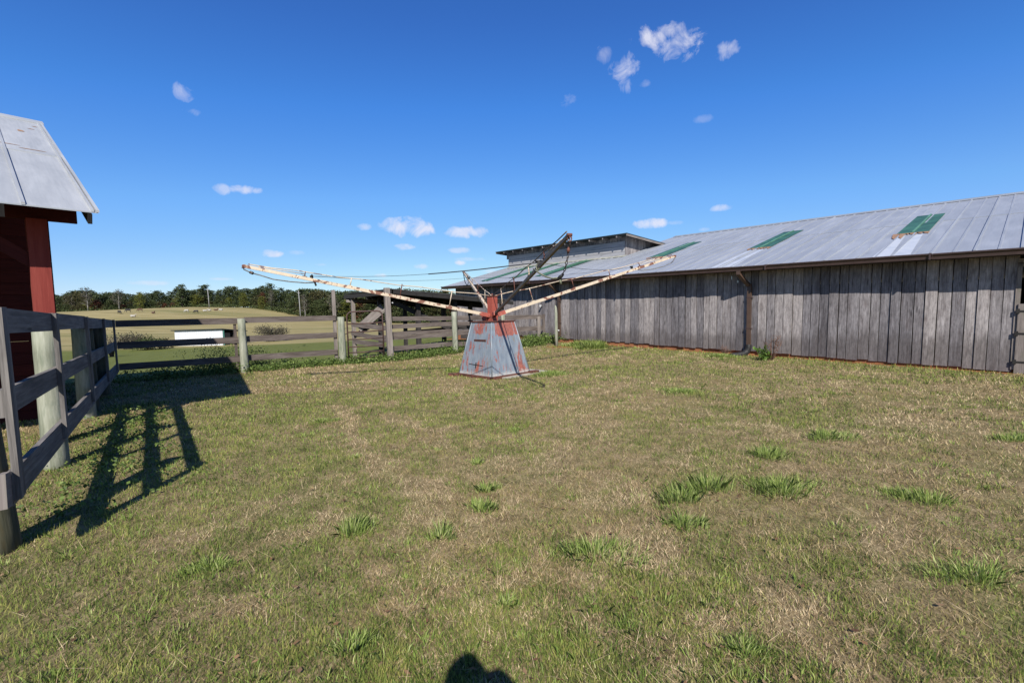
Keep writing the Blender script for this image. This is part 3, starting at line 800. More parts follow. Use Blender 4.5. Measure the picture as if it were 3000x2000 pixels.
def pipe_gate():
    a = P2(2.74, 0, 0)+V((.17, .05, 0)); b_ = CA+V((-.17, -.12, 0)); d = (b_-a); L = d.length; d.normalize()
    g = empty('pipe_gate', V((a.x, a.y, Z(a.x, a.y))), 'rusty tubular pipe gate with rounded top corners beside the pale green post', 'gate')
    def Q(s, z): return a+d*s+V((0, 0, z))
    top = 1.62; bot = .17; rr = .16; pts = [Q(0, bot), Q(0, top-rr)]
    for i in range(1, 6): q = math.pi/2*i/6; pts.append(Q(rr-rr*math.cos(q), top-rr+rr*math.sin(q)))
    pts += [Q(rr, top), Q(L-rr, top+.01)]
    for i in range(1, 6): q = math.pi/2*i/6; pts.append(Q(L-rr+rr*math.sin(q), top+.01-rr+rr*math.cos(q)))
    pts += [Q(L, top-rr), Q(L, bot+.05)]
    MB().tube(pts, .024, 8).build('frame', M['rust_pipe'], g)
    for z, tw in ((1.25, .02), (.99, .03), (.76, .02), (.52, .03), (.34, .03), (.18, .05)):
        MB().tube([Q(0, z-tw/2), Q(L*.5, z-.008), Q(L, z+tw/2)], .019, 8).build('bar', M['rust_pipe'], g)
    for z in (1.3, .45):
        MB().tube([Q(L-.02, z), Q(L+.10, z+.0)], .022, 8).build('hinge', M['iron'], g)
    MB().tube([Q(.02, .98), Q(-.04, .93), Q(-.12, .89), Q(-.2, .92), Q(-.24, 1.0)], .01, 6).build('latch_chain', M['iron'], g)
pipe_gate()

# weathered free-standing post in front of the barn
q = at(1631, 1018, 16.55); z = Z(q.x, q.y)
m_ = MB(); m_.tube([V((q.x, q.y, z-.1)), V((q.x-.005, q.y, z+.6)), V((q.x, q.y, z+1.2)), V((q.x-.01, q.y, z+1.36)), V((q.x-.02, q.y, z+1.46))], [.062, .058, .05, .045, .02], 9, jitter=.08)
o = m_.build('short_post', M['treated'], None, (q.x, q.y, z)); tag(o, 'short mossy weathered post standing alone in front of the barn wall by the brown downspout', 'post')
m_ = MB(); m_.tube([q+V((.05, -.02, .62-Z(0, 0))), q+V((.10, -.04, .62))], .025, 8); m_.build('insulator', M['white_knob'], o)

# lean-to shelter in the corral
def lean_to():
    N_ = at(1146, 847, 15.8); R_ = at(1503, 881, 18.2); L_ = at(1008, 861, 18.4); K_ = R_+(L_-N_)
    s = empty('lean_to_shelter', V((N_.x, N_.y, Z(N_.x, N_.y))), 'dark open lean-to shelter with low metal roof inside the corral', 'shelter')
    rf = MB()
    # roof sheets, slightly wavy edges
    n = 9
    for i in range(n):
        f0, f1 = i/n, (i+1)/n; dz = V((0, 0, rnd.uniform(-.012, .012)))
        a = N_.lerp(R_, f0)+dz; b_ = N_.lerp(R_, f1)+dz; c = L_.lerp(K_, f1)+dz; d = L_.lerp(K_, f0)+dz
        rf.slab([a, b_, c, d], V((0, 0, .022)))
    rf.build('roof', M['lean_roof'], s)
    w = MB()
    w.board(N_+V((0, 0, -.10)), L_+V((0, 0, -.12)), .15, .04); w.build('fascia', M['shade_black'], s)
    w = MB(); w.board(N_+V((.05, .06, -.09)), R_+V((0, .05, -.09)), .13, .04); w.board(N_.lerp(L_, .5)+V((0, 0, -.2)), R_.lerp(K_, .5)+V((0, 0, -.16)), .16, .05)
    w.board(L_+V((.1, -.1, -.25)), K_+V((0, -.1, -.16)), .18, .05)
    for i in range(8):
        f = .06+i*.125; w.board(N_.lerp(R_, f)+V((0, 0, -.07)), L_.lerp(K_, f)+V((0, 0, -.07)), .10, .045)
    w.build('rafter', M['shade_black'], s)
    w = MB(); w.board(L_+V((.15, -.2, -.29)), L_+V((2.1, .2, -.30)), .10, .08); w.build('plate', M['grey_wood'], s)
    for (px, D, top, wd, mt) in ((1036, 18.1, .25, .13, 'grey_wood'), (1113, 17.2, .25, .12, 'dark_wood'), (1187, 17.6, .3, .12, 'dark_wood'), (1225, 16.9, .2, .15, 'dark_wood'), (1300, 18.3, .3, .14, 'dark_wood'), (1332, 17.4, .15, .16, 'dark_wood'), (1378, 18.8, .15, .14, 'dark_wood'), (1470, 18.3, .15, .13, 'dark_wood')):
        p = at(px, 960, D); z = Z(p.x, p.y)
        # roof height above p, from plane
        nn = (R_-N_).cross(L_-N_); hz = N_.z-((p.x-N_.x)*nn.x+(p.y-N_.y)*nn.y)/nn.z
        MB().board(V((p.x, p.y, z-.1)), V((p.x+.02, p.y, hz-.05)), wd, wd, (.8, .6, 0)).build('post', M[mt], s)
    w = MB(); w.board(at(1150, 884, 16.6), at(1318, 962, 17.6), .17, .05); w.build('brace', M['dark_wood'], s)
    w = MB(); w.board(at(1122, 900, 17.0), at(1052, 962, 17.4), .30, .04); w.board(at(1132, 905, 16.8), at(1085, 945, 17.0), .12, .05); w.build('brace', M['grey_wood'], s)
    w = MB(); w.board(at(1100, 945, 17.0), at(1038, 985, 17.8), .16, .04); w.build('brace', M['dark_wood'], s)
    for (x0, y0, x1, y1, wd) in ((1030, 950, 1135, 962, .17), (1030, 975, 1132, 996, .16), (1034, 1000, 1120, 1010, .16), (1040, 983, 1130, 986, .10)):
        w = MB(); w.board(at(x0, y0, 17.6), at(x1, y1, 16.4), wd, .04); w.build('pen_board', M['rail_wood'], s)
    for (x0, y0, x1, y1, wd, mt) in ((1180, 975, 1370, 958, .14, 'dark_wood'), (1350, 985, 1480, 990, .16, 'dark_wood'), (1270, 948, 1372, 955, .18, 'dark_wood')):
        w = MB(); w.board(at(x0, y0, 17.6), at(x1, y1, 17.9), wd, .04); w.build('pen_board', M[mt], s)
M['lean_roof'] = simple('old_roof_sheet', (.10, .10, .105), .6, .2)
lean_to()

# ---------------------------------------------------------------- horse walker
def build_walker():
    c = V((-.44, 10.88, 0)); zb = Z(c.x, c.y); az = math.radians(46.5)
    u1 = V((math.sin(az), math.cos(az), 0)); u2 = V((-math.cos(az), math.sin(az), 0))
    c.z = zb; UP = V((0, 0, 1))
    w = empty('horse_walker', c, 'old four-armed horse walker with peeling cream arms on a rusty blue-grey tapered metal base', 'horse walker')
    hb, ht = .595, .355; zt = 1.27-zb
    def cor(h, z, i): s = ((-1, -1), (1, -1), (1, 1), (-1, 1))[i]; return c+u1*h*s[0]+u2*h*s[1]+UP*z
    bs = MB()
    for i in range(4):
        j = (i+1) % 4; n = len(bs.v); K = 6
        bs.v += [cor(hb, .05, i), cor(hb, .05, j), cor(ht, zt, j), cor(ht, zt, i)]; bs.face((n, n+1, n+2, n+3))
    body = bs.build('base', M['tank'], w)
    tr = MB()
    for i in range(4): tr.tube([cor(hb, .05, i), cor(ht, zt, i)], .012, 6)
    for f in (.46, .86):       # seam on the two front faces
        for i, j in ((0, 1), (3, 0)):
            a = cor(hb+.002, .05, i).lerp(cor(hb+.002, .05, j), f); b_ = cor(ht+.002, zt, i).lerp(cor(ht+.002, zt, j), f)
            if f < .5: continue
            tr.tube([a, b_], .004, 4)
    tr.build('corner_seam', M['tank_edge'], body)
    # slot with grille on the left front face (corners 3-0)
    def fp(i, j, f, g, out=.0):
        a = cor(hb, .05, i).lerp(cor(ht, zt, i), g); b_ = cor(hb, .05, j).lerp(cor(ht, zt, j), g); nrm = (b_-a).cross(cor(ht, zt, i)-cor(hb, .05, i)).normalized()
        p = a.lerp(b_, f); 
        if nrm.dot(p-c) < 0: nrm = -nrm
        return p+nrm*out
    sl = MB(); sl.board(fp(3, 0, .30, .655, .006), fp(3, 0, .78, .655, .006), .045, .012); 
    sl.build('slot_grille', M['rust'], body)
    s2 = MB()
    for i in range(9): s2.board(fp(3, 0, .33+i*.05, .655, .014), fp(3, 0, .345+i*.05, .655, .014), .03, .004)
    s2.build('slot_hole', M['black'], body)
    hn = MB(); hn.board(fp(3, 0, .27, .205, .008), fp(3, 0, .72, .19, .008), .008, .01); hn.board(fp(3, 0, .50, .14, .012), fp(3, 0, .50, .24, .012), .022, .012, u1); hn.build('latch', M['iron'], body)
    ft = MB()
    for i in range(4):
        a, b_ = cor(hb+.03, .03, i), cor(hb+.03, .03, (i+1) % 4); d = (b_-a).normalized(); ft.board(a-d*.03, b_+d*.03, .07, .06)
    a = cor(hb, .04, 1); ft.board(a-u1*.10-u2*.1, a+u1*.16-u2*.1, .09, .12); a = cor(hb, .03, 3); ft.board(a-u1*.05, a-u1*.25+u2*.1, .07, .12)
    ft.build('foot', M['rust'], w)
    tp = MB(); tp.prism(c+UP*(zt), c+UP*(zt+.022), u1*(ht+.025), u2*(ht+.025)); tp.build('top_plate', M['rust'], w)
    # hub post
    hp = MB(); ztop = 1.86-zb; hp.prism(c+UP*(zt+.02), c+UP*ztop, u1*.085, u2*.085); post = hp.build('hub_post', M['primer'], w)
    cp = MB(); cp.prism(c+UP*ztop, c+UP*(ztop+.02), u1*.10, u2*.10); cp.tube([c+UP*(ztop-.01), c+UP*(ztop+.07)], .02, 8); cp.build('post_cap', M['rust'], post)
    mt = MB(); q = c+u2*.18+UP*(zt+.09); mt.tube([q-u1*.12, q+u1*.06], .085, 12); mt.build('motor_cover', M['primer'], w)
    root = c+UP*(1.40-zb)
    tips = {'A': at(712.5, 779, 9.0), 'B': at(1977, 750, 12.3), 'C': at(1668, 688, 6.2), 'D': at(1357.5, 796, 15.75)}
    fr = (.205, .42, .62, .79)
    hook = {}
    mats = {'A': 'cream', 'B': 'cream', 'C': 'cream', 'D': 'cream'}
    for kx, tip in tips.items():
        d = (tip-root); L = d.length; d.normalize(); side = d.cross(UP).normalized(); upv = side.cross(d)
        a0 = root+d*.08
        sag = [0, 0, 0]
        am = MB(); tk = .72 if kx == 'C' else .95; am.prism(a0+d*.22, tip, side*.034*tk, upv*.038*tk, side*.030*tk, upv*.032*tk)
        arm = am.build('arm', M['brown_arm'] if kx == 'C' else M['cream'], w)
        sk = MB(); sk.prism(a0, a0+d*.24, side*.042, upv*.046); sk.build('socket', M['primer'], arm)
        top = c+UP*(ztop+.02)+V((d.x, d.y, 0)).normalized()*.07
        endp = root+d*(L*.985)+upv*(.08 if kx == 'C' else .055)
        rod = MB(); ro = []
        for i in range(13):
            f = i/12; ro.append(top.lerp(endp, f)-UP*.02*math.sin(f*math.pi)+UP*.012*math.sin(f*25))
        rod.tube(ro, .0095, 6); rod.build('tie_rod', M['brown_arm'] if kx == 'C' else M['cream'], arm)
        for i, f in enumerate(fr):
            p = root+d*L*f+upv*.036
            # rod point over p
            best = min(range(1, 60), key=lambda q_: ((top.lerp(endp, q_/60)-p)-d*((top.lerp(endp, q_/60)-p).dot(d))).length + abs((top.lerp(endp, q_/60)-p).dot(d)))
            qq = top.lerp(endp, best/60)
            lean = (qq-p); 
            sm_ = MB(); sm_.tube([p, p+upv*(max(.06, lean.length))], .011, 6); sm_.board(p-d*.04+upv*.004, p+d*.04+upv*.004, .012, .05); sm_.build('strut', M['rust'] if i % 2 else M['cream'], arm)
        r2 = MB(); r2.tube([root+d*L*.79+upv*.085, root+d*L*.95+upv*.042], .008, 6); r2.build('short_rod', M['cream'], arm)
        ec = MB(); ec.tube([tip-d*.03-upv*.03, tip+d*.02-upv*.035], .013, 8); ec.tube([tip-side*.036, tip+side*.036], .022, 10); ec.build('tip_cap', M['rust'], arm)
        f = {'A': .765, 'B': .745, 'C': .735, 'D': .75}[kx]
        hook[kx] = root+d*L*f+upv*.07
        cl = MB(); cl.box(hook[kx]-upv*.02, (.05, .05, .07)); cl.tube([hook[kx]-side*.06+upv*.02, hook[kx]+side*.06+upv*.02], .016, 6); cl.build('cable_clamp', M['iron'], arm)
    # cable ring joining the arms
    for a, b_ in (('A', 'C'), ('C', 'B'), ('B', 'D'), ('D', 'A')):
        p, q = hook[a], hook[b_]; pts = [p.lerp(q, i/14)-UP*.09*math.sin(math.pi*i/14) for i in range(15)]
        MB().tube(pts, .004, 5).build('cable', M['cable'], w)
        if (a, b_) == ('A', 'C'): MB().tube(pts[8:], .009, 6).build('cable_sleeve', M['cable'], w)
    # lead chain and ropes
    def links(pts, name='chain'):
        m = MB(); P = [pts[0]]
        tot = [0]
        for a, b_ in zip(pts, pts[1:]): tot.append(tot[-1]+(b_-a).length)
        n = max(3, int(tot[-1]/.052))
        def ev(s):
            for i in range(len(pts)-1):
                if s <= tot[i+1]+1e-9: return pts[i].lerp(pts[i+1], (s-tot[i])/max(1e-6, tot[i+1]-tot[i]))
            return pts[-1]
        for i in range(n):
            a = ev(tot[-1]*i/n); b_ = ev(tot[-1]*(i+1)/n); d = (b_-a).normalized(); s1 = d.orthogonal().normalized() if i % 2 else d.cross(d.orthogonal()).normalized()
            ring = []
            for k_ in range(10):
                q = 2*math.pi*k_/10; ring.append((a+b_)/2+d*math.cos(q)*.036+s1*math.sin(q)*.015)
            m.tube(ring, .0052, 5, closed=True)
        return m.build(name, M['chain'], w)
    T = tips['C']
    pc = [T+V((0, 0, -.05)), at(1670, 712, 6.22), at(1668, 728, 6.25)]
    MB().tube(pc, .010, 6).build('snap_hook', M['chain'], w)
    MB().tube([at(1667, 724, 6.25), at(1665, 733, 6.25), at(1664, 742, 6.26)], [.012, .026, .012], 8).build('swivel', M['rust'], w)
    ring = [T+V((0, 0, -.05))+V((math.cos(2*math.pi*i/10)*.03, 0, math.sin(2*math.pi*i/10)*.04)) for i in range(10)]
    MB().tube(ring, .008, 6, closed=True).build('shackle', M['rust'], w)
    links([at(1665, 742, 6.26), at(1662, 760, 6.3), at(1658, 778, 6.38), at(1653, 794, 6.45), at(1646, 808, 6.55)])
    MB().tube([at(1649, 804, 6.52), at(1640, 813, 6.6), at(1634, 817, 6.65)], [.02, .03, .015], 8).build('rope_knot', M['cable'], w)
    MB().tube([at(1641, 812, 6.6), at(1643, 832, 6.6)], .017, 7).build('rope_end', M['rope'], w)
    MB().tube([at(1640, 813, 6.6), at(1620, 816, 6.75), at(1600, 811, 6.95), at(1580, 800, 7.2), at(1563, 788, 7.45)], .013, 7).build('rope', M['rope'], w)
    h = hook['C']; MB().tube([h+V((.02, 0, 0)), h+V((0, -.05, -.10)), h+V((-.03, 0, -.14)), h+V((-.05, .04, -.05)), h], .011, 6).build('rope_loop', M['rope'], w)
    A = tips['A']; MB().tube([A+V((0, 0, -.03)), at(714, 789, 9.02), at(738, 800, 9.05), at(762, 806, 9.1), at(800, 818, 9.15), at(850, 825, 9.25), at(895, 828.5, 9.4), at(922, 827, 9.5)], .011, 6).build('lead_rope', M['cable_pale'], w)
    MB().tube([at(732, 797, 9.04), at(742, 801, 9.05)], .028, 8).build('snap_hook', M['chain'], w)
    MB().tube([at(922, 826, 9.5), at(926, 837, 9.5)], .02, 6).build('rope_end', M['cable'], w)
    Bt = tips['B']; links([Bt+V((0, 0, -.04)), at(1973, 764, 12.28), at(1966, 770, 12.25)])
    MB().tube([at(1966, 770, 12.25), at(1945, 780, 12.2), at(1915, 788, 12.1), at(1880, 792, 12.0), at(1853, 787, 11.95)], .010, 6).build('lead_rope', M['cable_pale'], w)
    D_ = tips['D']; MB().tube([D_+V((0, 0, -.03)), at(1359, 808, 15.7), at(1362, 825, 15.5), at(1369, 838, 15.2), at(1372, 828, 14.8)], .013, 6).build('lead_rope', M['cable'], w)
    # pad
    pd = MB(); q = c+V((.30, .22, 0)); pd.prism(V((q.x, q.y, zb-.06)), V((q.x, q.y, zb+.035)), u1*.72, u2*.72)
    o = pd.build('concrete_pad', M['concrete'], None, (q.x, q.y, zb)); tag(o, 'pale concrete pad showing at the back right foot of the horse walker base', 'pad')
M['cable_pale'] = simple('faded_rope', (.28, .27, .24), .9, 0, .6, 30)
M['tank_edge'] = simple('pale_tank_edge', (.33, .38, .42), .5, .1)
build_walker()

# ---------------------------------------------------------------- vegetation
def leaf_cards(centers, size, up_bias=.3, r=rng, aspect=1.6):
    """(N,3) centres -> (N,4,3) small quads of random tilt"""
    n = len(centers); a = r.normal(size=(n, 3)); a[:, 2] += up_bias*0; a /= np.linalg.norm(a, axis=1)[:, None]
    b = r.normal(size=(n, 3)); b[:, 2] *= .5; b -= (b*a).sum(1)[:, None]*a; b /= np.linalg.norm(b, axis=1)[:, None]
    s = (size*r.uniform(.6, 1.3, n))[:, None] if np.isscalar(size) else (size*r.uniform(.6, 1.3, n))[:, None]
    a = a*s*.5*aspect; b = b*s*.5
    return np.stack([centers-a, centers-b*.9, centers+a, centers+b*.9], 1)

FOL = {
 'dark': vary('dark_pine_foliage', [(.045, .062, .028), (.08, .105, .045), (.125, .155, .065)], .8, .15),
 'mid': vary('green_foliage', [(.045, .062, .022), (.085, .11, .038), (.135, .16, .056)], .8, .2),
 'olive': vary('olive_foliage', [(.06, .06, .025), (.10, .095, .035), (.145, .125, .05)], .8, .2),
 'yellow': vary('yellow_green_foliage', [(.10, .115, .022), (.17, .185, .035), (.25, .25, .055)], .8, .25),
 'red': vary('rusty_red_foliage', [(.10, .03, .02), (.17, .05, .03), (.14, .085, .04)], .8, .2),
 'bare': vary('thin_tan_foliage', [(.10, .085, .06), (.14, .12, .085), (.08, .085, .05)], .8, .2),
}
M['bark'] = simple('tree_bark', (.11, .09, .075), .9, 0, .4, 3)
M['pale_bark'] = simple('pale_dead_bark', (.38, .35, .31), .9, 0, .3, 3)

def tree_proto(kind, h, seed):
    r = np.random.default_rng(seed); R_ = random.Random(seed)
    tr = MB(); pine = kind == 'dark'
    bare = kind == 'bare'
    cb = h*(.16 if pine else (.35 if bare else .08))
    top = V((R_.uniform(-.4, .4), R_.uniform(-.4, .4), h*.93))
    tr.tube([V((0, 0, -.5)), V((0, 0, h*.3)), top*.6+V((.15, 0, h*.03)), top], [h*.018, h*.015, h*.010, h*.003], 7)
    W = h*(.17 if pine else (.26 if not bare else .24))
    cs = []
    nl = 20 if pine else 26
    for i in range(nl):
        f = (i+.5)/nl; z = cb+(h*1.0-cb)*f
        if pine: rad = W*(.95-.55*f**1.5)*R_.uniform(.5, 1.1)
        else: rad = W*math.sqrt(max(.05, 1-(2*f-.85)**2*.8))*R_.uniform(.5, 1.05)
        q = i*2.4+R_.uniform(-.6, .6); rr = rad*R_.uniform(.35, 1.0)
        c = np.array([math.cos(q)*rr+top.x*f, math.sin(q)*rr+top.y*f, z])
        base = V((top.x*f*.8, top.y*f*.8, max(h*.1, z-rr*.6)))
        tr.tube([base, V(c)], [h*.006, h*.0015], 4)
        if bare:
            for _ in range(3):
                e = V(c)+V((R_.uniform(-1, 1), R_.uniform(-1, 1), R_.uniform(.2, 1)))*h*.08; tr.tube([V(c)*.7+base*.3, e], [h*.003, h*.001], 3)
        m = (18 if bare else (70 if pine else 62)); cr = (W*.42 if pine else W*.40)
        pts = r.normal(size=(m, 3))*np.array([cr, cr, cr*.62])*.55+c
        cs.append(pts)
    cs = np.concatenate(cs); cs = cs[cs[:, 2] > .2]
    quads = leaf_cards(cs, h*.030, r=r)
    return tr, quads
TREES = []
def make_tree_proto(kind, name, h, seed):
    root = empty(name, (0, 0, 0))
    tr, quads = tree_proto(kind, h, seed)
    tr.build('trunk', M['pale_bark'] if kind == 'bare' else M['bark'], root)
    np_mesh('crown', quads, 4, FOL[kind], parent=root)
    return root
def copy_tree(o):
    c = o.copy(); link(c)
    for ch in o.children:
        d = ch.copy(); d.parent = c; link(d)
    return c
NAMES = {'dark': 'pine_tree', 'mid': 'broadleaf_tree', 'olive': 'broadleaf_tree', 'yellow': 'broadleaf_tree', 'red': 'broadleaf_tree', 'bare': 'bare_tree'}
protos = {}
for kd, n in (('dark', 4), ('mid', 3), ('olive', 3), ('yellow', 2), ('red', 1), ('bare', 2)):
    protos[kd] = [[make_tree_proto(kd, NAMES[kd], 16, 100+hash_i), False] for hash_i in ([i+{'dark': 0, 'mid': 10, 'olive': 20, 'yellow': 30, 'red': 40, 'bare': 50}[kd] for i in range(n)])]
LAB = {'dark': 'dark green pine standing in the tree line behind the pasture', 'mid': 'mid-green bushy tree standing in the tree line behind the pasture',
       'olive': 'olive-brown autumn tree in the tree line behind the pasture', 'yellow': 'yellow-green tree in the tree line behind the pasture',
       'red': 'rusty red autumn tree low in the tree line', 'bare': 'thin leafless tree with pale trunk in the tree line'}
def place_tree(kind, px, ytop, D, label=None, wscale=1.0):
    p = at(px, 900, D); z = Z(p.x, p.y); tz = at(px, ytop, D).z
    pr = rnd.choice(protos[kind])
    if not pr[1]: o = pr[0]; pr[1] = True
    else: o = copy_tree(pr[0])
    s = max(.25, (tz-z)/16)
    o.location = (p.x, p.y, z-.2); k_ = s*wscale*rnd.uniform(.9, 1.15); o.scale = (k_, k_, s); o.rotation_euler = (0, 0, rnd.uniform(0, 6.28))
    tag(o, label or LAB[kind], 'tree', None if label else {'dark': 'pines in the far tree line', 'mid': 'green trees in the far tree line', 'olive': 'olive trees in the far tree line', 'yellow': 'yellow-green trees in the far tree line', 'red': 'red trees in the far tree line', 'bare': 'bare trees in the far tree line'}[kind])
    TREES.append(o)
# canopy outline (px -> y of tree tops) and ground distance
def topy(px): return float(np.interp(px, [-300, 140, 200, 235, 270, 300, 345, 385, 430, 455, 490, 525, 560, 590, 640, 680, 720, 790, 850, 900, 1000, 1060, 1150, 1250, 1400, 1560], [862, 861, 856, 845, 846, 856, 847, 858, 852, 844, 860, 836, 838, 836, 848, 834, 842, 832, 846, 842, 846, 850, 842, 846, 852, 860]))
def dist(px): return float(np.interp(px, [-300, 140, 700, 850, 970, 1100, 1600], [285, 280, 275, 240, 215, 205, 210]))
px = -230
while px < 1540:                 # rear row
    D = dist(px)+rnd.uniform(16, 34)
    place_tree('dark' if rnd.random() < .8 else 'mid', px, topy(px)+rnd.uniform(2, 12), D, wscale=1.5); px += rnd.uniform(10, 15)
px = -200
while px < 1500:                 # front row
    D = dist(px)+rnd.uniform(-3, 10); r_ = rnd.random()
    kd = 'dark' if r_ < (.6 if px < 620 else .3) else 'mid' if r_ < .74 else 'olive' if r_ < .93 else 'bare' if r_ < .96 else 'yellow'
    place_tree(kd, px, topy(px)+rnd.uniform(4, 24)*(1 if kd == 'dark' else 1.3), D, wscale=1.5); px += rnd.uniform(13, 22)
px = 150
while px < 1480:                 # low fringe
    D = dist(px)-rnd.uniform(2, 8); yb = at(px, 900, D)
    place_tree(rnd.choice(['mid', 'olive', 'olive', 'mid', 'mid', 'dark', 'mid', 'yellow', 'red']), px, topy(px)+rnd.uniform(26, 50), D, wscale=1.8); px += rnd.uniform(14, 26)
place_tree('bare', 257, 842, 268, 'tallest leafless tree left in the far tree line, pale forked trunk', 1.1)
place_tree('bare', 349, 848, 268, 'leafless round-topped tree in the far tree line with single pale trunk', 1.1)
place_tree('yellow', 410, 856, 266, 'tall yellow-green tree left of the middle of the far tree line', 1.0)
place_tree('dark', 535, 833, 268, 'big dark rounded pine rising above its neighbours left of the pole', 1.5)
place_tree('dark', 600, 834, 272, 'broad dark pine directly behind the left utility pole', 1.5)
place_tree('yellow', 715, 858, 255, 'bright yellow-green tree on the right shoulder of the hill', 1.5)
place_tree('yellow', 768, 868, 250, 'yellow-green tree beside the small red tree', 1.2)
place_tree('red', 770, 856, 256, 'red-crowned tree behind the two yellow-green trees', .9)
place_tree('bare', 795, 850, 246, 'pale bare tree right of the red-crowned tree', 1.0)
place_tree('bare', 893, 862, 205, 'leaning pale bare tree right of the right utility pole', .9)
place_tree('bare', 975, 860, 200, 'grey dead tree seen beside the tall fence batten', 1.0)
place_tree('dark', 795, 830, 262, 'tall rounded dark pine above the bare tree', 1.4)
for kd in protos:
    for pr in protos[kd]:
        if not pr[1]:
            for ch in list(pr[0].children): bpy.data.objects.remove(ch)
            bpy.data.objects.remove(pr[0])

# undergrowth strip at the foot of the wood
cs = []
for px in np.arange(120, 1560, 3.0):
    D = dist(px)-rng.uniform(3, 12)
    p = at(float(px), 900, D); z = Z(p.x, p.y)
    h = rng.uniform(1.2, 3.2); m = 26
    cs.append(rng.normal(size=(m, 3))*np.array([1.1, 1.1, h*.28])+np.array([p.x, p.y, z+h*.42]))
o = np_mesh('undergrowth', leaf_cards(np.concatenate(cs), .55), 4, FOL['mid']); tag(o, 'dark green brush along the foot of the far wood', 'brush', kind='stuff')

# bushes in the pasture
def bush(name, px, D, w, h, kinds, label, n=900, size=.14, twigs=True, zoff=0):
    p = at(px, 950, D); z = Z(p.x, p.y)
    root = empty(name, (p.x, p.y, z), label, 'bush')
    st = MB()
    for i in range(34):
        q = rnd.uniform(0, 6.28); r_ = rnd.random()**.6
        e = V((p.x+math.cos(q)*w/2*r_, p.y+math.sin(q)*w/2*r_*.8, z+h*rnd.uniform(.55, 1.05)*(1-.35*r_)))
        st.tube([V((p.x+math.cos(q)*w*.1, p.y+math.sin(q)*w*.1, z)), V((p.x, p.y, z)).lerp(e, .6)+V((0, 0, h*.06)), e], [h*.014, h*.008, h*.003], 4)
    st.build('stems', M['bark'], root)
    c = []
    for i in range(26):
        q = rnd.uniform(0, 6.28); r_ = rnd.random()**.5*.8
        cc = np.array([p.x+math.cos(q)*w/2*r_, p.y+math.sin(q)*w/2*r_*.8, z+h*rnd.uniform(.3, .92)*(1-.3*r_)])
        c.append(rng.normal(size=(n//26, 3))*np.array([w*.09, w*.09, h*.11])+cc)
    c = np.concatenate(c); c = c[c[:, 2] > z]
    np_mesh('leaves', leaf_cards(c, size), 4, FOL[kinds], parent=root, origin=(p.x, p.y, z))
    return root
bush('bush', 790, 74, 5.3, 2.9, 'bare', 'round thinning bush in the pasture right of the white shed', 2600, .13)
bush('bush', 372, 64, 5.0, 2.3, 'bare', 'tan thinning shrub behind the shaded fence rails', 1800, .14)
bush('bush', 430, 61, 4.2, 1.8, 'mid', 'green shrub between tan shrub and white shed', 2200, .14)
bush('bush', 470, 63, 2.6, 1.4, 'olive', 'low olive shrub nearest the left end of the white shed', 1200, .13)
bush('sapling', 268, 42, 2.4, 3.2, 'bare', 'twiggy sapling showing above the left fence top rail', 500, .09)
bush('sapling', 320, 44, 1.3, 2.5, 'bare', 'small twig top poking above the fence near the corner', 240, .08)

# ---------------------------------------------------------------- white shed in the pasture
def white_shed():
    D = 68
    a = at(511, 969, D); b_ = at(655, 966, D*.985); z = Z(a.x, a.y)
    s = empty('white_shed', V((a.x, a.y, z)), 'small white metal-sided livestock shed out in the green field', 'shed')
    d = (b_-a); d.z = 0; L = d.length; d.normalize(); n = V((-d.y, d.x, 0)); zt = a.z
    w = MB()
    for i in range(int(L/.3)):
        q = a+d*(i*.3+.15); w.board(V((q.x, q.y, z-.1)), V((q.x, q.y, zt)), .285, .03, d)
    w.build('siding', M['white_metal'], s)
    sd_ = MB(); q = a+d*L; sd_.board(V((q.x, q.y, z+.9))+n*.05, V((q.x, q.y, z+.9))+n*1.2, 1.8, .04); sd_.build('side_panel', M['dark_wood'], s)
    tr = MB(); tr.board(V((q.x, q.y, z)), V((q.x, q.y, zt)), .10, .06, d); tr.build('corner_trim', M['trim_green'], s)
    ps = MB()
    for k_ in (1.9, 3.9):
        for l_ in (0, L): p_ = a+d*l_+n*k_; ps.board(V((p_.x, p_.y, z-.3)), V((p_.x, p_.y, zt-.15)), .14, .14, d)
    ps.build('post', M['dark_wood'], s)
    bk = MB(); bk.board(V((a.x, a.y, z+1.1))+n*2.4, V((a.x, a.y, z+1.1))+n*2.4+d*L, 2.2, .04); bk.build('back_wall', M['shade_black'], s)
    rf = MB(); u = V((0, 0, 1))
    rf.slab([V((a.x, a.y, zt+.02))-d*.35-n*.3, V((a.x, a.y, zt+.08))+d*(L+.05)-n*.3, V((a.x, a.y, zt-.42))+d*(L+.6)+n*4.2, V((a.x, a.y, zt-.42))-d*.35+n*4.2], u*.10)
    rf.build('roof', M['dark_metal'], s)
white_shed()

# utility poles
for px, y0, y1, D, lab in ((613, 845, 897, 228, 'pale utility pole on the left side of the hilltop'), (880, 851, 918, 188, 'pale utility pole in front of the right-hand woods')):
    p = at(px, y1, D); z = Z(p.x, p.y); h = at(px, y0, D).z-z
    o = empty('utility_pole', (p.x, p.y, z), lab, 'utility pole', 'poles across the pasture')
    MB().tube([V((p.x, p.y, z-.5)), V((p.x-.1, p.y, z+h*.5)), V((p.x-.25, p.y, z+h))], [.19, .16, .12], 8).build('pole', M['pole'], o)
    m_ = MB(); m_.board(V((p.x-.9, p.y, z+h*.93)), V((p.x+.45, p.y, z+h*.93)), .12, .09); m_.build('crossarm', M['pole'], o)

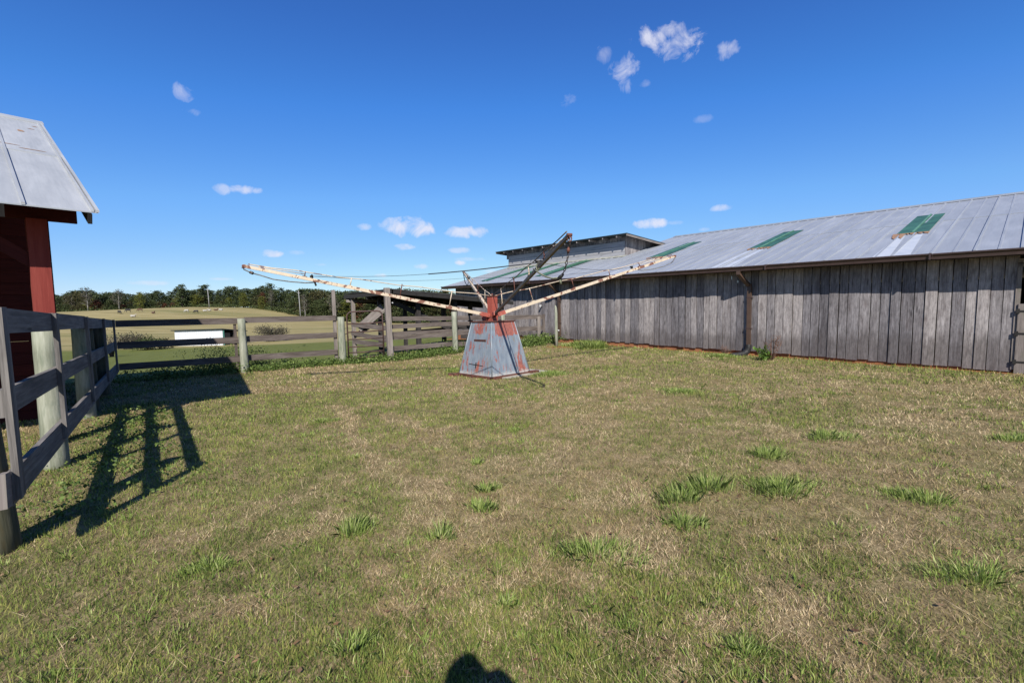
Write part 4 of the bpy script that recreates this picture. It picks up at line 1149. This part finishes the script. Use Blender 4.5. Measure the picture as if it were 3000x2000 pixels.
# cows
def cow_mesh(lying):
    m = MB(); lz = -.62 if lying else 0
    body = [V((-.85, 0, 1.08+lz)), V((-.78, 0, 1.12+lz)), V((-.55, 0, 1.10+lz)), V((-.1, 0, 1.02+lz)), V((.35, 0, 1.03+lz)), V((.68, 0, 1.12+lz)), V((.88, 0, 1.12+lz))]
    m.tube(body, [.10, .27, .34, .37, .35, .30, .14], 12)
    if lying: neck = [V((.72, 0, .60)), V((.98, 0, .86)), V((1.12, 0, .98)), V((1.32, 0, .90)), V((1.46, 0, .82))]
    else: neck = [V((.72, 0, 1.15)), V((1.02, 0, .85)), V((1.18, 0, .52)), V((1.28, 0, .30)), V((1.34, 0, .12))]
    m.tube(neck, [.22, .17, .14, .12, .07], 10)
    hp = neck[2]
    for s in (-1, 1): m.tube([hp+V((-.02, s*.10, .03)), hp+V((-.08, s*.26, .03))], [.03, .045], 6)
    m.tube([V((-.86, 0, 1.16+lz)), V((-.98, 0, 1.0+lz)), V((-.98, 0, max(.08, .5+lz)))], [.03, .02, .03], 6)
    for s in (-1, 1):
        if lying:
            m.tube([V((.6, s*.2, .35)), V((.9, s*.3, .10)), V((.55, s*.3, .06))], [.12, .07, .05], 7)
            m.tube([V((-.6, s*.22, .40)), V((-.2, s*.38, .14)), V((-.6, s*.4, .06))], [.17, .08, .05], 7)
        else:
            m.tube([V((.58, s*.17, .95)), V((.60, s*.18, .5)), V((.57, s*.18, .25)), V((.60, s*.18, 0))], [.14, .075, .055, .06], 8)
            m.tube([V((-.62, s*.18, 1.0)), V((-.56, s*.20, .66)), V((-.74, s*.19, .42)), V((-.70, s*.19, 0))], [.19, .10, .06, .06], 8)
    return m
M['hide_white'] = simple('white_hide', (.58, .54, .48), .9); M['hide_black'] = simple('black_hide', (.02, .018, .018), .7); M['hide_brown'] = simple('brown_hide', (.14, .07, .045), .9)
COWS = [(350, 916, 'hide_black', 0, 0, 'black cow farthest left on the hill pasture'), (376, 911, 'hide_black', 0, 1, 'black cow on the crest of the hill, second from the left'),
 (389, 925, 'hide_white', 1, 0, 'lone white cow lowest on the slope, at the left'), (411, 909, 'hide_brown', 0, 1, 'brown cow on the skyline at the left of the herd'),
 (449, 915, 'hide_brown', 1, 0, 'reddish brown cow lying halfway up the left slope'), (547, 912, 'hide_white', 0, 1, 'white cow standing beside a black cow in the middle of the hill'),
 (575, 914, 'hide_black', 0, 1, 'black cow just right of the standing white cow'), (600, 909, 'hide_white', 1, 0, 'white cow lying below the left utility pole'),
 (614, 907.5, 'hide_white', 1, 1, 'white cow lying second in the row under the pole'), (632, 906.5, 'hide_brown', 1, 0, 'reddish cow lying between white cows near the hilltop'),
 (647, 906, 'hide_white', 1, 1, 'white cow lying at the right end of the resting row')]
base_cow = {0: cow_mesh(False), 1: cow_mesh(True)}
for (px, py, mt, ly, fl, lab) in COWS:
    D = 150.0
    for _ in range(60):
        p = at(px, py+3, D); D += (p.z-Z(p.x, p.y))*6
        D = min(max(D, 90), 240)
    z = Z(p.x, p.y)
    root = empty('cow', (p.x, p.y, z), lab, 'cow', 'cattle on the hill pasture')
    src = base_cow[ly]; m2 = MB(); m2.f = src.f; m2.uv = src.uv; m2.sm = src.sm; ang = (math.pi if fl else 0)+rnd.uniform(-.5, .5); R3 = Matrix.Rotation(ang, 3, 'Z')
    m2.v = [R3 @ (v_*.9) + V((p.x, p.y, z)) for v_ in src.v]
    m2.build('body', M[mt], root)

# ---------------------------------------------------------------- grass and weeds
GRASS = vary('mown_grass_blades', [(.06, .085, .018), (.155, .215, .04), (.29, .36, .075), (.46, .43, .13), (.27, .18, .09), (.60, .44, .24), (.86, .68, .42)], .75, .22, tone=True)
def blades(x, y, h, w, lean, tone, dirn=None, curl=False):
    n = len(x); z = zg(x, y); q = rng.uniform(0, 2*np.pi, n); side = np.stack([np.cos(q), np.sin(q), np.zeros(n)], 1)*(w/2)[:, None]
    la = rng.uniform(0, 2*np.pi, n) if dirn is None else dirn
    tipo = np.stack([np.cos(la)*lean*h, np.sin(la)*lean*h, h*np.sqrt(np.clip(1-lean**2, .02, 1))], 1)
    b0 = np.stack([x, y, z-.003], 1)
    if not curl: return np.stack([b0-side, b0+side, b0+tipo], 1)
    mid = b0+tipo*np.array([.42, .42, .62])
    return np.stack([b0-side, b0+side, mid+side*.75, b0+tipo*np.array([1, 1, .95]), mid-side*.75], 1)
def green_patch(x, y):
    g = fbm(x*.8+20, y*.8+5, vn2)*.45+fbm(x*2.9, y*2.9, vn3)*.35+vn1(x*8.5, y*8.5)*.20
    near_l = np.exp(-((x+4.0)/2.3)**2)*.16*(y < 9)
    far = .08*sm((y-7)/6)*sm((x-1)/5)
    track = 0
    for (a, b_) in (((965, 1190), (1330, 1560)), ((1130, 1215), (1820, 1600))):
        A_, B_ = gnd(*a), gnd(*b_); dx, dy = B_.x-A_.x, B_.y-A_.y; L_ = math.hypot(dx, dy)
        s_ = ((x-A_.x)*dx+(y-A_.y)*dy)/L_; o_ = ((x-A_.x)*dy-(y-A_.y)*dx)/L_ + .10*np.sin(s_*1.7)
        track = track+np.exp(-(o_/.15)**2)*.26*(s_ > 0)*(s_ < L_+.3)*(.5+fbm(x*1.3, y*1.3, vn3))
    br = .05*np.exp(-((x-1.2)/2.0)**2-((y-4.5)/1.8)**2)
    gl = .09*sm((2.6-y)/1.0)
    return g+near_l*1.3+far-track-br+gl-.02
def lawn():
    n = 620000
    r = np.exp(rng.uniform(math.log(1.25), math.log(21), n)); a = rng.uniform(-math.radians(58), math.radians(58), n)
    x = r*np.sin(a); y = r*np.cos(a)
    v = -((x-W0.x)*NBW.x+(y-W0.y)*NBW.y); q = (x-FENCE_P[0])*N2[0]+(y-FENCE_P[1])*N2[1]
    g = green_patch(x, y)
    pad = (np.abs((x+.14)*.725+(y-11.10)*.688) < .73) & (np.abs((x+.14)*-.688+(y-11.10)*.725) < .73)
    mnd = np.exp(-((x-1.75)/1.3)**2-((y-16.2)/.8)**2)
    keep = (~pad) & (rng.random(n) > mnd*.75) & (v > .12) & (q < 2.5) & (rng.random(n) < .35+1.2*fbm(x*2.2, y*2.2, vn1))
    x, y, r, g = x[keep], y[keep], r[keep], g[keep]; n = len(x)
    isg = rng.random(n) < np.clip((g-.5)*5.6+.46, .08, .93)
    dry = fbm(x*1.1+40, y*1.1+8, vn3)-.5; dry2 = fbm(x*3.7+4, y*3.7+18, vn1)-.5
    tone = np.where(isg, np.clip(rng.uniform(.0, .5, n)+dry2*.5, 0, .5), np.clip(rng.uniform(.56, 1.0, n)+dry*.45+dry2*.45, .54, 1))
    lump = .55+1.0*fbm(x*5, y*5, vn3)**1.0*(.5+fbm(x*1.2+9, y*1.2, vn2))
    h = (.019+.0018*r)*rng.uniform(.5, 1.7, n)*np.where(isg, 1.15, .95)*lump; w = np.maximum(.0042, .00105*r)*rng.uniform(.6, 1.5, n)
    lean = np.where(isg, rng.uniform(.1, .85, n), rng.uniform(.45, .99, n))
    return blades(x, y, h, w, lean, tone), tone
vv, tt = lawn()
o = np_mesh('grass', vv, 3, GRASS, tt); tag(o, 'short mown grass of the yard, part green and part dry tan', 'grass', kind='stuff')
# long dry stalks lying about
n = 3800; r = np.exp(rng.uniform(math.log(1.3), math.log(10), n)); a = rng.uniform(-1, 1, n); x = r*np.sin(a); y = r*np.cos(a)
st = blades(x, y, rng.uniform(.05, .17, n), .0022+.0004*r, rng.uniform(.86, .99, n), None)
o = np_mesh('dry_stalks', st, 3, GRASS, rng.uniform(.84, 1, n)); tag(o, 'long straw-coloured cut stalks lying on the lawn', 'grass', kind='stuff')

# small green sprigs everywhere in the turf
def sprigs():
    nc = 2600; r = np.exp(rng.uniform(math.log(1.3), math.log(17), nc)); a = rng.uniform(-1, 1, nc); cx = r*np.sin(a); cy = r*np.cos(a)
    g = green_patch(cx, cy); v = -((cx-W0.x)*NBW.x+(cy-W0.y)*NBW.y); q = (cx-FENCE_P[0])*N2[0]+(cy-FENCE_P[1])*N2[1]
    ok = (rng.random(nc) < np.clip((g-.44)*4, .12, .85)) & (v > .3) & (q < 0); cx, cy, r = cx[ok], cy[ok], r[ok]
    m = rng.integers(6, 30, len(cx)); idx = np.repeat(np.arange(len(cx)), m); n = len(idx)
    sp = rng.uniform(.02, .07, len(cx))[idx]; x = cx[idx]+rng.normal(size=n)*sp; y = cy[idx]+rng.normal(size=n)*sp
    hh = rng.uniform(.025, .065, len(cx))[idx]*rng.uniform(.5, 1.2, n)
    return blades(x, y, hh, np.maximum(.005, .0012*r[idx])*rng.uniform(.7, 1.4, n), rng.uniform(.2, .93, n), None, np.arctan2(y-cy[idx], x-cx[idx])+rng.normal(size=n)*.6, True), np.clip(rng.uniform(.0, .8, len(cx))[idx]+rng.normal(size=n)*.15, 0, 1)
# fallen leaves
n = 700; r = np.exp(rng.uniform(math.log(1.4), math.log(11), n)); a = rng.uniform(-1, 1, n); x = r*np.sin(a); y = r*np.cos(a)
lv = leaf_cards(np.stack([x, y, zg(x, y)+.022], 1), .022); lv[:, :, 2] = (lv[:, :, 2]-lv[:, :, 2].mean(1)[:, None])*.35+lv[:, :, 2].mean(1)[:, None]
o = np_mesh('fallen_leaves', lv, 4, vary('dead_leaf', [(.10, .05, .03), (.22, .12, .06), (.36, .24, .13)], .8, .1)); tag(o, 'small brown dead leaves scattered on the lawn', 'leaves', kind='stuff')
TUFT = vary('fresh_green_grass', [(.16, .24, .05), (.30, .42, .09), (.48, .60, .15), (.74, .78, .34)], .6, .4, tone=True)
vv, tt = sprigs(); o = np_mesh('grass_sprigs', vv, 5, TUFT, tt); tag(o, 'small green sprigs of coarse grass dotted through the turf', 'grass', kind='stuff')
def tuft(px, py, width, h, label, n=None, tone=(0, 1)):
    g = gnd(px, py); D = math.hypot(g.x, g.y); n = n or int(520*width/.4)
    n_c = max(3, int(width/.09)); cx = g.x+rng.normal(size=n_c)*width*.24; cy = g.y+rng.normal(size=n_c)*width*.18
    k_ = rng.integers(0, n_c, n); cx = np.append(cx, g.x); cy = np.append(cy, g.y); k_ = np.where(rng.random(n) < .3, n_c, k_); x = cx[k_]+rng.normal(size=n)*width*.15; y = cy[k_]+rng.normal(size=n)*width*.12
    la = np.arctan2(y-g.y, x-g.x)+rng.normal(size=n)*.7
    ed = np.exp(-(((x-g.x)/(width*.6))**2+((y-g.y)/(width*.5))**2)); h = h*(.45+.7*ed)
    b = blades(x, y, h*rng.uniform(.35, 1.2, n), np.maximum(.0045, .0009*D)*rng.uniform(.7, 1.3, n), rng.uniform(.15, .97, n), None, la, True)
    o = np_mesh('grass_tuft', b, 5, TUFT, rng.uniform(tone[0], tone[1], n), (g.x, g.y, g.z))
    tag(o, label, 'grass tuft', 'green grass tufts in the mown yard')
for t_ in [
 (2075, 1432, .50, .13, 'wide bright tuft left of its equally wide neighbour in the right middle of the yard'), (2285, 1440, .52, .13, 'wide bright tuft on the right of the pair in the right middle of the yard'),
 (2245, 1335, .40, .12, 'bright tuft just behind the gap between the two wide tufts'), (2412, 1282, .48, .11, 'darker wide tuft farthest right in the upper right of the tuft cluster'),
 (1995, 1462, .38, .11, 'thin grey-green tuft at the left of the tuft cluster'), (1998, 1535, .26, .11, 'narrow spiky tuft in front of the left of the tuft cluster'),
 (1745, 1622, .42, .10, 'broad dark green tuft low in the middle right of the yard'), (1030, 1560, .30, .12, 'upright tuft left of the middle of the yard'),
 (1290, 1572, .16, .12, 'small upright narrow tuft left of the yard centre'), (1405, 1495, .22, .10, 'dark leafy tuft at the yard centre below a yellow-green one'),
 (1425, 1438, .20, .09, 'yellow-green tuft just above the dark leafy tuft at centre'), (1400, 1358, .14, .07, 'small vivid tuft straight in front of the horse walker'),
 (2725, 1470, .46, .10, 'low loose tuft near the right edge of the yard'), (2000, 1148, .70, .08, 'low green tuft in the far middle right, toward the barn'),
 (2180, 1905, .26, .055, 'tuft at the bottom right of the middle'), (2860, 1690, .50, .075, 'dark broad tuft in the lower right corner area'),
 (1015, 1905, .22, .08, 'short tuft at the bottom left of the head shadow'), (1480, 1770, .12, .06, 'tiny dark tuft just above the head shadow'),
 (620, 1660, .3, .07, 'flat-bladed tuft in the left foreground of the yard'), (950, 1235, .35, .07, 'small green tuft left of the walker in the mid yard'), (1510, 1262, .22, .06, 'tiny tuft mid yard right of the centre line'),
 (1620, 1098, .75, .12, 'tall fresh tuft behind the right foot of the horse walker'), (1330, 1088, .40, .12, 'dark tuft against the left foot of the horse walker'), (2985, 1290, .4, .09, 'tuft cut by the right picture edge'),
 (1735, 1020, .9, .30, 'long dark grass clump under the barn wall right of the left downspout'), (1700, 1014, .9, .22, 'dark grass clump at the foot of the left downspout'),
 (2110, 1045, .7, .10, 'low weedy grass left of the black drain hose')]:
    tuft(*t_)

# leafy weeds
WEED = vary('weed_leaves', [(.07, .11, .028), (.13, .20, .045), (.21, .30, .07), (.30, .38, .11)], .6, .3)
cs = []; sz = []
def weed_line(p0, p1, n, h, depth, dens=20, lf=.042):
    for i in range(n):
        f = rng.random(); x = p0[0]+(p1[0]-p0[0])*f+rng.normal()*depth; y = p0[1]+(p1[1]-p0[1])*f+rng.normal()*depth
        hh = h*rng.uniform(.3, 1.15)*(.6+.8*float(fbm(np.array(x*1.5), np.array(y*1.5), vn2))); z = Z(x, y)
        m = dens; s = rng.random((m, 1)); pts = np.array([x, y, z])+rng.normal(size=(m, 3))*np.array([.07, .07, .02])+s*np.array([0, 0, hh])
        cs.append(pts); sz.append(np.full(m, lf))
def P2t(s, off): q = P2(s, off, 0); return (q.x, q.y)
weed_line(P2t(-.1, .15), P2t(2.7, .1), 330, .22, .17)
weed_line(P2t(-2.6, .4), P2t(0, .3), 160, .34, .22)
weed_line(P2t(-1.0, 1.1), P2t(.6, 1.1), 150, .75, .28, 40, .032)
weed_line(P2t(.3, 1.1), P2t(1.4, 1.1), 60, .6, .25, 36, .032)
weed_line(P2t(2.7, .0), (CA.x, CA.y), 220, .22, .18)
weed_line((CA.x, CA.y), (CB.x, CB.y), 260, .21, .18)
weed_line((CB.x-.8, CB.y+.5), (CB.x+1.2, CB.y+1.0), 160, .3, .4)
weed_line((CA.x+1.2, CA.y+2.5), (CC.x, CC.y+.1), 200, .34, .5)
weed_line((0.4, 16.6), (CC.x+.2, CC.y-.3), 260, .34, .20)
for i in range(260):     # leafy undergrowth by the left fence
    g = rng.random(); x = -3.6-3.2*g+rng.normal()*.35+.3; y = 3.6+4.2*g+rng.normal()*.35
    z = Z(x, y); m = 9; cs.append(np.array([x, y, z+.01])+rng.normal(size=(m, 3))*np.array([.06, .06, .02])+rng.random((m, 1))*np.array([0, 0, .07])); sz.append(np.full(m, .028))
o = np_mesh('weeds', leaf_cards(np.concatenate(cs), np.concatenate(sz), aspect=1.3), 4, WEED); tag(o, 'leafy green weeds growing along the fences and gate', 'weeds', kind='stuff')

# single plants against the barn
def stem_plant(px, py, h, w, label, mat, leaves=60, lf=.05, name='weed_plant', bare=False):
    g = gnd(px, py); root = empty(name, g, label, 'plant')
    st = MB(); tips_ = []
    for i in range(9 if bare else 5):
        q = rnd.uniform(0, 6.28); e = g+V((math.cos(q)*w*rnd.uniform(.2, .6), math.sin(q)*w*.3, h*rnd.uniform(.6, 1)))
        mid = g.lerp(e, .5)+V((rnd.uniform(-.04, .04), 0, .03)); st.tube([g-V((0, 0, .02)), mid, e], [.009, .007, .004], 5)
        for k_ in range(5 if bare else 2):
            b_ = mid.lerp(e, rnd.random()); e2 = b_+V((rnd.uniform(-.14, .14), rnd.uniform(-.08, .08), rnd.uniform(.0, .14))); st.tube([b_, e2], [.005, .003], 4); tips_.append(e2)
        tips_.append(e)
    st.build('stems', M['dry_stem'] if bare else M['green_stem'], root)
    c = np.array([list(rnd.choice(tips_).lerp(g, rnd.random()*.7)) for _ in range(leaves)])+rng.normal(size=(leaves, 3))*.03
    np_mesh('leaves', leaf_cards(c, lf), 4, mat, parent=root, origin=tuple(g))
M['dry_stem'] = simple('dry_stem', (.17, .09, .06), .9); M['green_stem'] = simple('green_stem', (.08, .11, .03), .8)
stem_plant(2238, 1055, .30, .3, 'bright green leafy weed at the barn wall right of the black drain hose', vary('bright_weed', [(.09, .17, .03), (.18, .30, .05)], .6, .3), 110, .07)
stem_plant(2262, 1055, .62, .45, 'dead reddish-brown branching weed against the barn boards', FOL['red'], 40, .025, bare=True)
stem_plant(2122, 1042, .20, .3, 'thin dry arching weed left of the drain hose', FOL['bare'], 14, .02, bare=True)

# ---------------------------------------------------------------- the photographer, whose shadow falls into the picture
def photographer():
    root = empty('person', (0, -.42, Z(0, -.42)), 'person standing with both hands raised to the face, seen only as a head shadow', 'person')
    J = {'pel': (-.02, -.40, .95), 'sp': (-.03, -.38, 1.18), 'ch': (-.03, -.34, 1.36), 'nk': (-.03, -.30, 1.47), 'nk2': (-.03, -.27, 1.53),
         'ls': (-.22, -.34, 1.38), 'le': (-.32, -.22, 1.22), 'lw': (-.15, -.11, 1.46), 'rs': (.16, -.34, 1.38), 're': (.28, -.22, 1.24), 'rw': (.15, -.11, 1.49),
         'lh': (-.12, -.40, .90), 'lk': (-.14, -.37, .50), 'la': (-.15, -.41, .08), 'lt': (-.17, -.24, .04), 'rh': (.08, -.40, .90), 'rk': (.11, -.37, .50), 'ra': (.12, -.42, .08), 'rt': (.14, -.25, .04)}
    Rr = {'pel': .14, 'sp': .125, 'ch': .15, 'nk': .062, 'nk2': .06, 'ls': .075, 'le': .05, 'lw': .036, 'rs': .075, 're': .05, 'rw': .036, 'lh': .10, 'lk': .065, 'la': .045, 'lt': .035, 'rh': .10, 'rk': .065, 'ra': .045, 'rt': .035}
    Ed = [('pel', 'sp'), ('sp', 'ch'), ('ch', 'nk'), ('nk', 'nk2'), ('ch', 'ls'), ('ls', 'le'), ('le', 'lw'), ('ch', 'rs'), ('rs', 're'), ('re', 'rw'), ('pel', 'lh'), ('lh', 'lk'), ('lk', 'la'), ('la', 'lt'), ('pel', 'rh'), ('rh', 'rk'), ('rk', 'ra'), ('ra', 'rt')]
    ks = list(J); vs = [V(J[k])+V((-.05, 0, .015)) for k in ks]; ed = [(ks.index(a), ks.index(b_)) for a, b_ in Ed]; rs = [Rr[k] for k in ks]
    # fingers closing round the camera grip
    for s, wn in ((-1, 'lw'), (1, 'rw')):
        w_ = ks.index(wn); p = vs[w_]; palm = p+V((-s*.03, .03, .055)); vs.append(palm); rs.append(.032); ip = len(vs)-1; ed.append((w_, ip))
        for i in range(4):
            a = palm+V((-s*.004, .008, .03-.018*i)); b_ = a+V((-s*.028, .014, .004)); c_ = b_+V((-s*.024, -.012, .0))
            n = len(vs); vs += [a, b_, c_]; rs += [.0095, .0085, .0075]; ed += [(ip, n), (n, n+1), (n+1, n+2)]
        a = palm+V((-s*.006, -.030, .0)); b_ = a+V((-s*.022, .004, .016)); n = len(vs); vs += [a, b_]; rs += [.011, .009]; ed += [(ip, n), (n, n+1)]
    org = V(root.location); me = bpy.data.meshes.new('body'); me.from_pydata([tuple(v_-org) for v_ in vs], ed, [])
    o = bpy.data.objects.new('body', me); link(o); o.parent = root
    md = o.modifiers.new('skin', 'SKIN'); 
    if not me.skin_vertices: 
        bpy.context.view_layer.objects.active = o; me.attributes
    if not me.skin_vertices:
        import bmesh
        bm = bmesh.new(); bm.from_mesh(me); bm.verts.layers.skin.verify(); bm.to_mesh(me); bm.free()
    sv = me.skin_vertices[0].data
    for i, r_ in enumerate(rs): sv[i].radius = (r_, r_); sv[i].use_root = (i == 0)
    o.modifiers.new('sub', 'SUBSURF').levels = 2; o.modifiers['sub'].render_levels = 2
    me.materials.append(M['cloth'])
    # head
    hd = MB(); c = V((-.085, -.215, 1.63)); nu, nv = 20, 14
    for j in range(nv+1):
        ph = math.pi*j/nv
        for i in range(nu):
            th = 2*math.pi*i/nu; d = V((math.sin(ph)*math.cos(th), math.sin(ph)*math.sin(th), math.cos(ph)))
            sc_ = V((.086, .10, .126)); 
            if d.z < 0: sc_.x *= 1+d.z*.28; 
            p = V((d.x*sc_.x, d.y*sc_.y, d.z*sc_.z))
            if d.y > .9 and abs(d.z+.08) < .2: p.y += .02
            hd.v.append(c+p)
    for j in range(nv):
        for i in range(nu): hd.face((j*nu+i, j*nu+(i+1) % nu, (j+1)*nu+(i+1) % nu, (j+1)*nu+i), None, True)
    for s in (-1, 1): hd.tube([c+V((s*.074, -.005, .015)), c+V((s*.088, -.012, .0)), c+V((s*.076, -.002, -.035))], [.012, .017, .009], 8)
    head = hd.build('head', M['skin'], root)
    hr = MB()
    for j in range(8):
        ph = math.pi*.62*j/7
        for i in range(nu):
            th = 2*math.pi*i/nu; d = V((math.sin(ph)*math.cos(th), math.sin(ph)*math.sin(th), math.cos(ph)))
            k_ = 1.27 if d.y < .3 else max(.9, 1.27-.36*max(0, math.sin(ph)-.55)*d.y*3)
            hr.v.append(c+V((d.x*.077, d.y*.098, d.z*.118))*k_+V((0, -.004, .003)))
    for j in range(7):
        for i in range(nu): hr.face((j*nu+i, j*nu+(i+1) % nu, (j+1)*nu+(i+1) % nu, (j+1)*nu+i), None, True)
    hr.build('hair', M['hair'], root)
    cb = MB(); cb.box((0, -.085, 1.52), (.15, .05, .10)); cb.box((0, -.09, 1.585), (.06, .05, .03)); cb.tube([V((0, -.065, 1.50)), V((0, -.03, 1.50))], .035, 16)
    o = cb.build('camera_body', M['black'], None, (0, -.085, 1.5)); tag(o, 'black camera held up to the face of the person casting the head shadow', 'camera')
M['cloth'] = simple('dark_blue_cloth', (.04, .05, .09), .9); M['skin'] = simple('skin', (.5, .3, .22), .6, 0, .1); M['hair'] = simple('brown_hair', (.06, .035, .02), .7)
photographer()

# overall surface reflectance level (the picture is exposed for it)
for m_ in bpy.data.materials:
    nt = m_.node_tree
    if not nt: continue
    for nd in list(nt.nodes):
        nm = 'Base Color' if nd.type == 'BSDF_PRINCIPLED' else 'Color' if nd.type == 'BSDF_TRANSLUCENT' else None
        if not nm: continue
        ip = nd.inputs[nm]
        mul = nt.nodes.new('ShaderNodeVectorMath'); mul.operation = 'SCALE'; mul.inputs['Scale'].default_value = REFL
        if ip.is_linked: nt.links.new(ip.links[0].from_socket, mul.inputs[0])
        else: mul.inputs[0].default_value = ip.default_value[:3]
        nt.links.new(mul.outputs[0], ip)
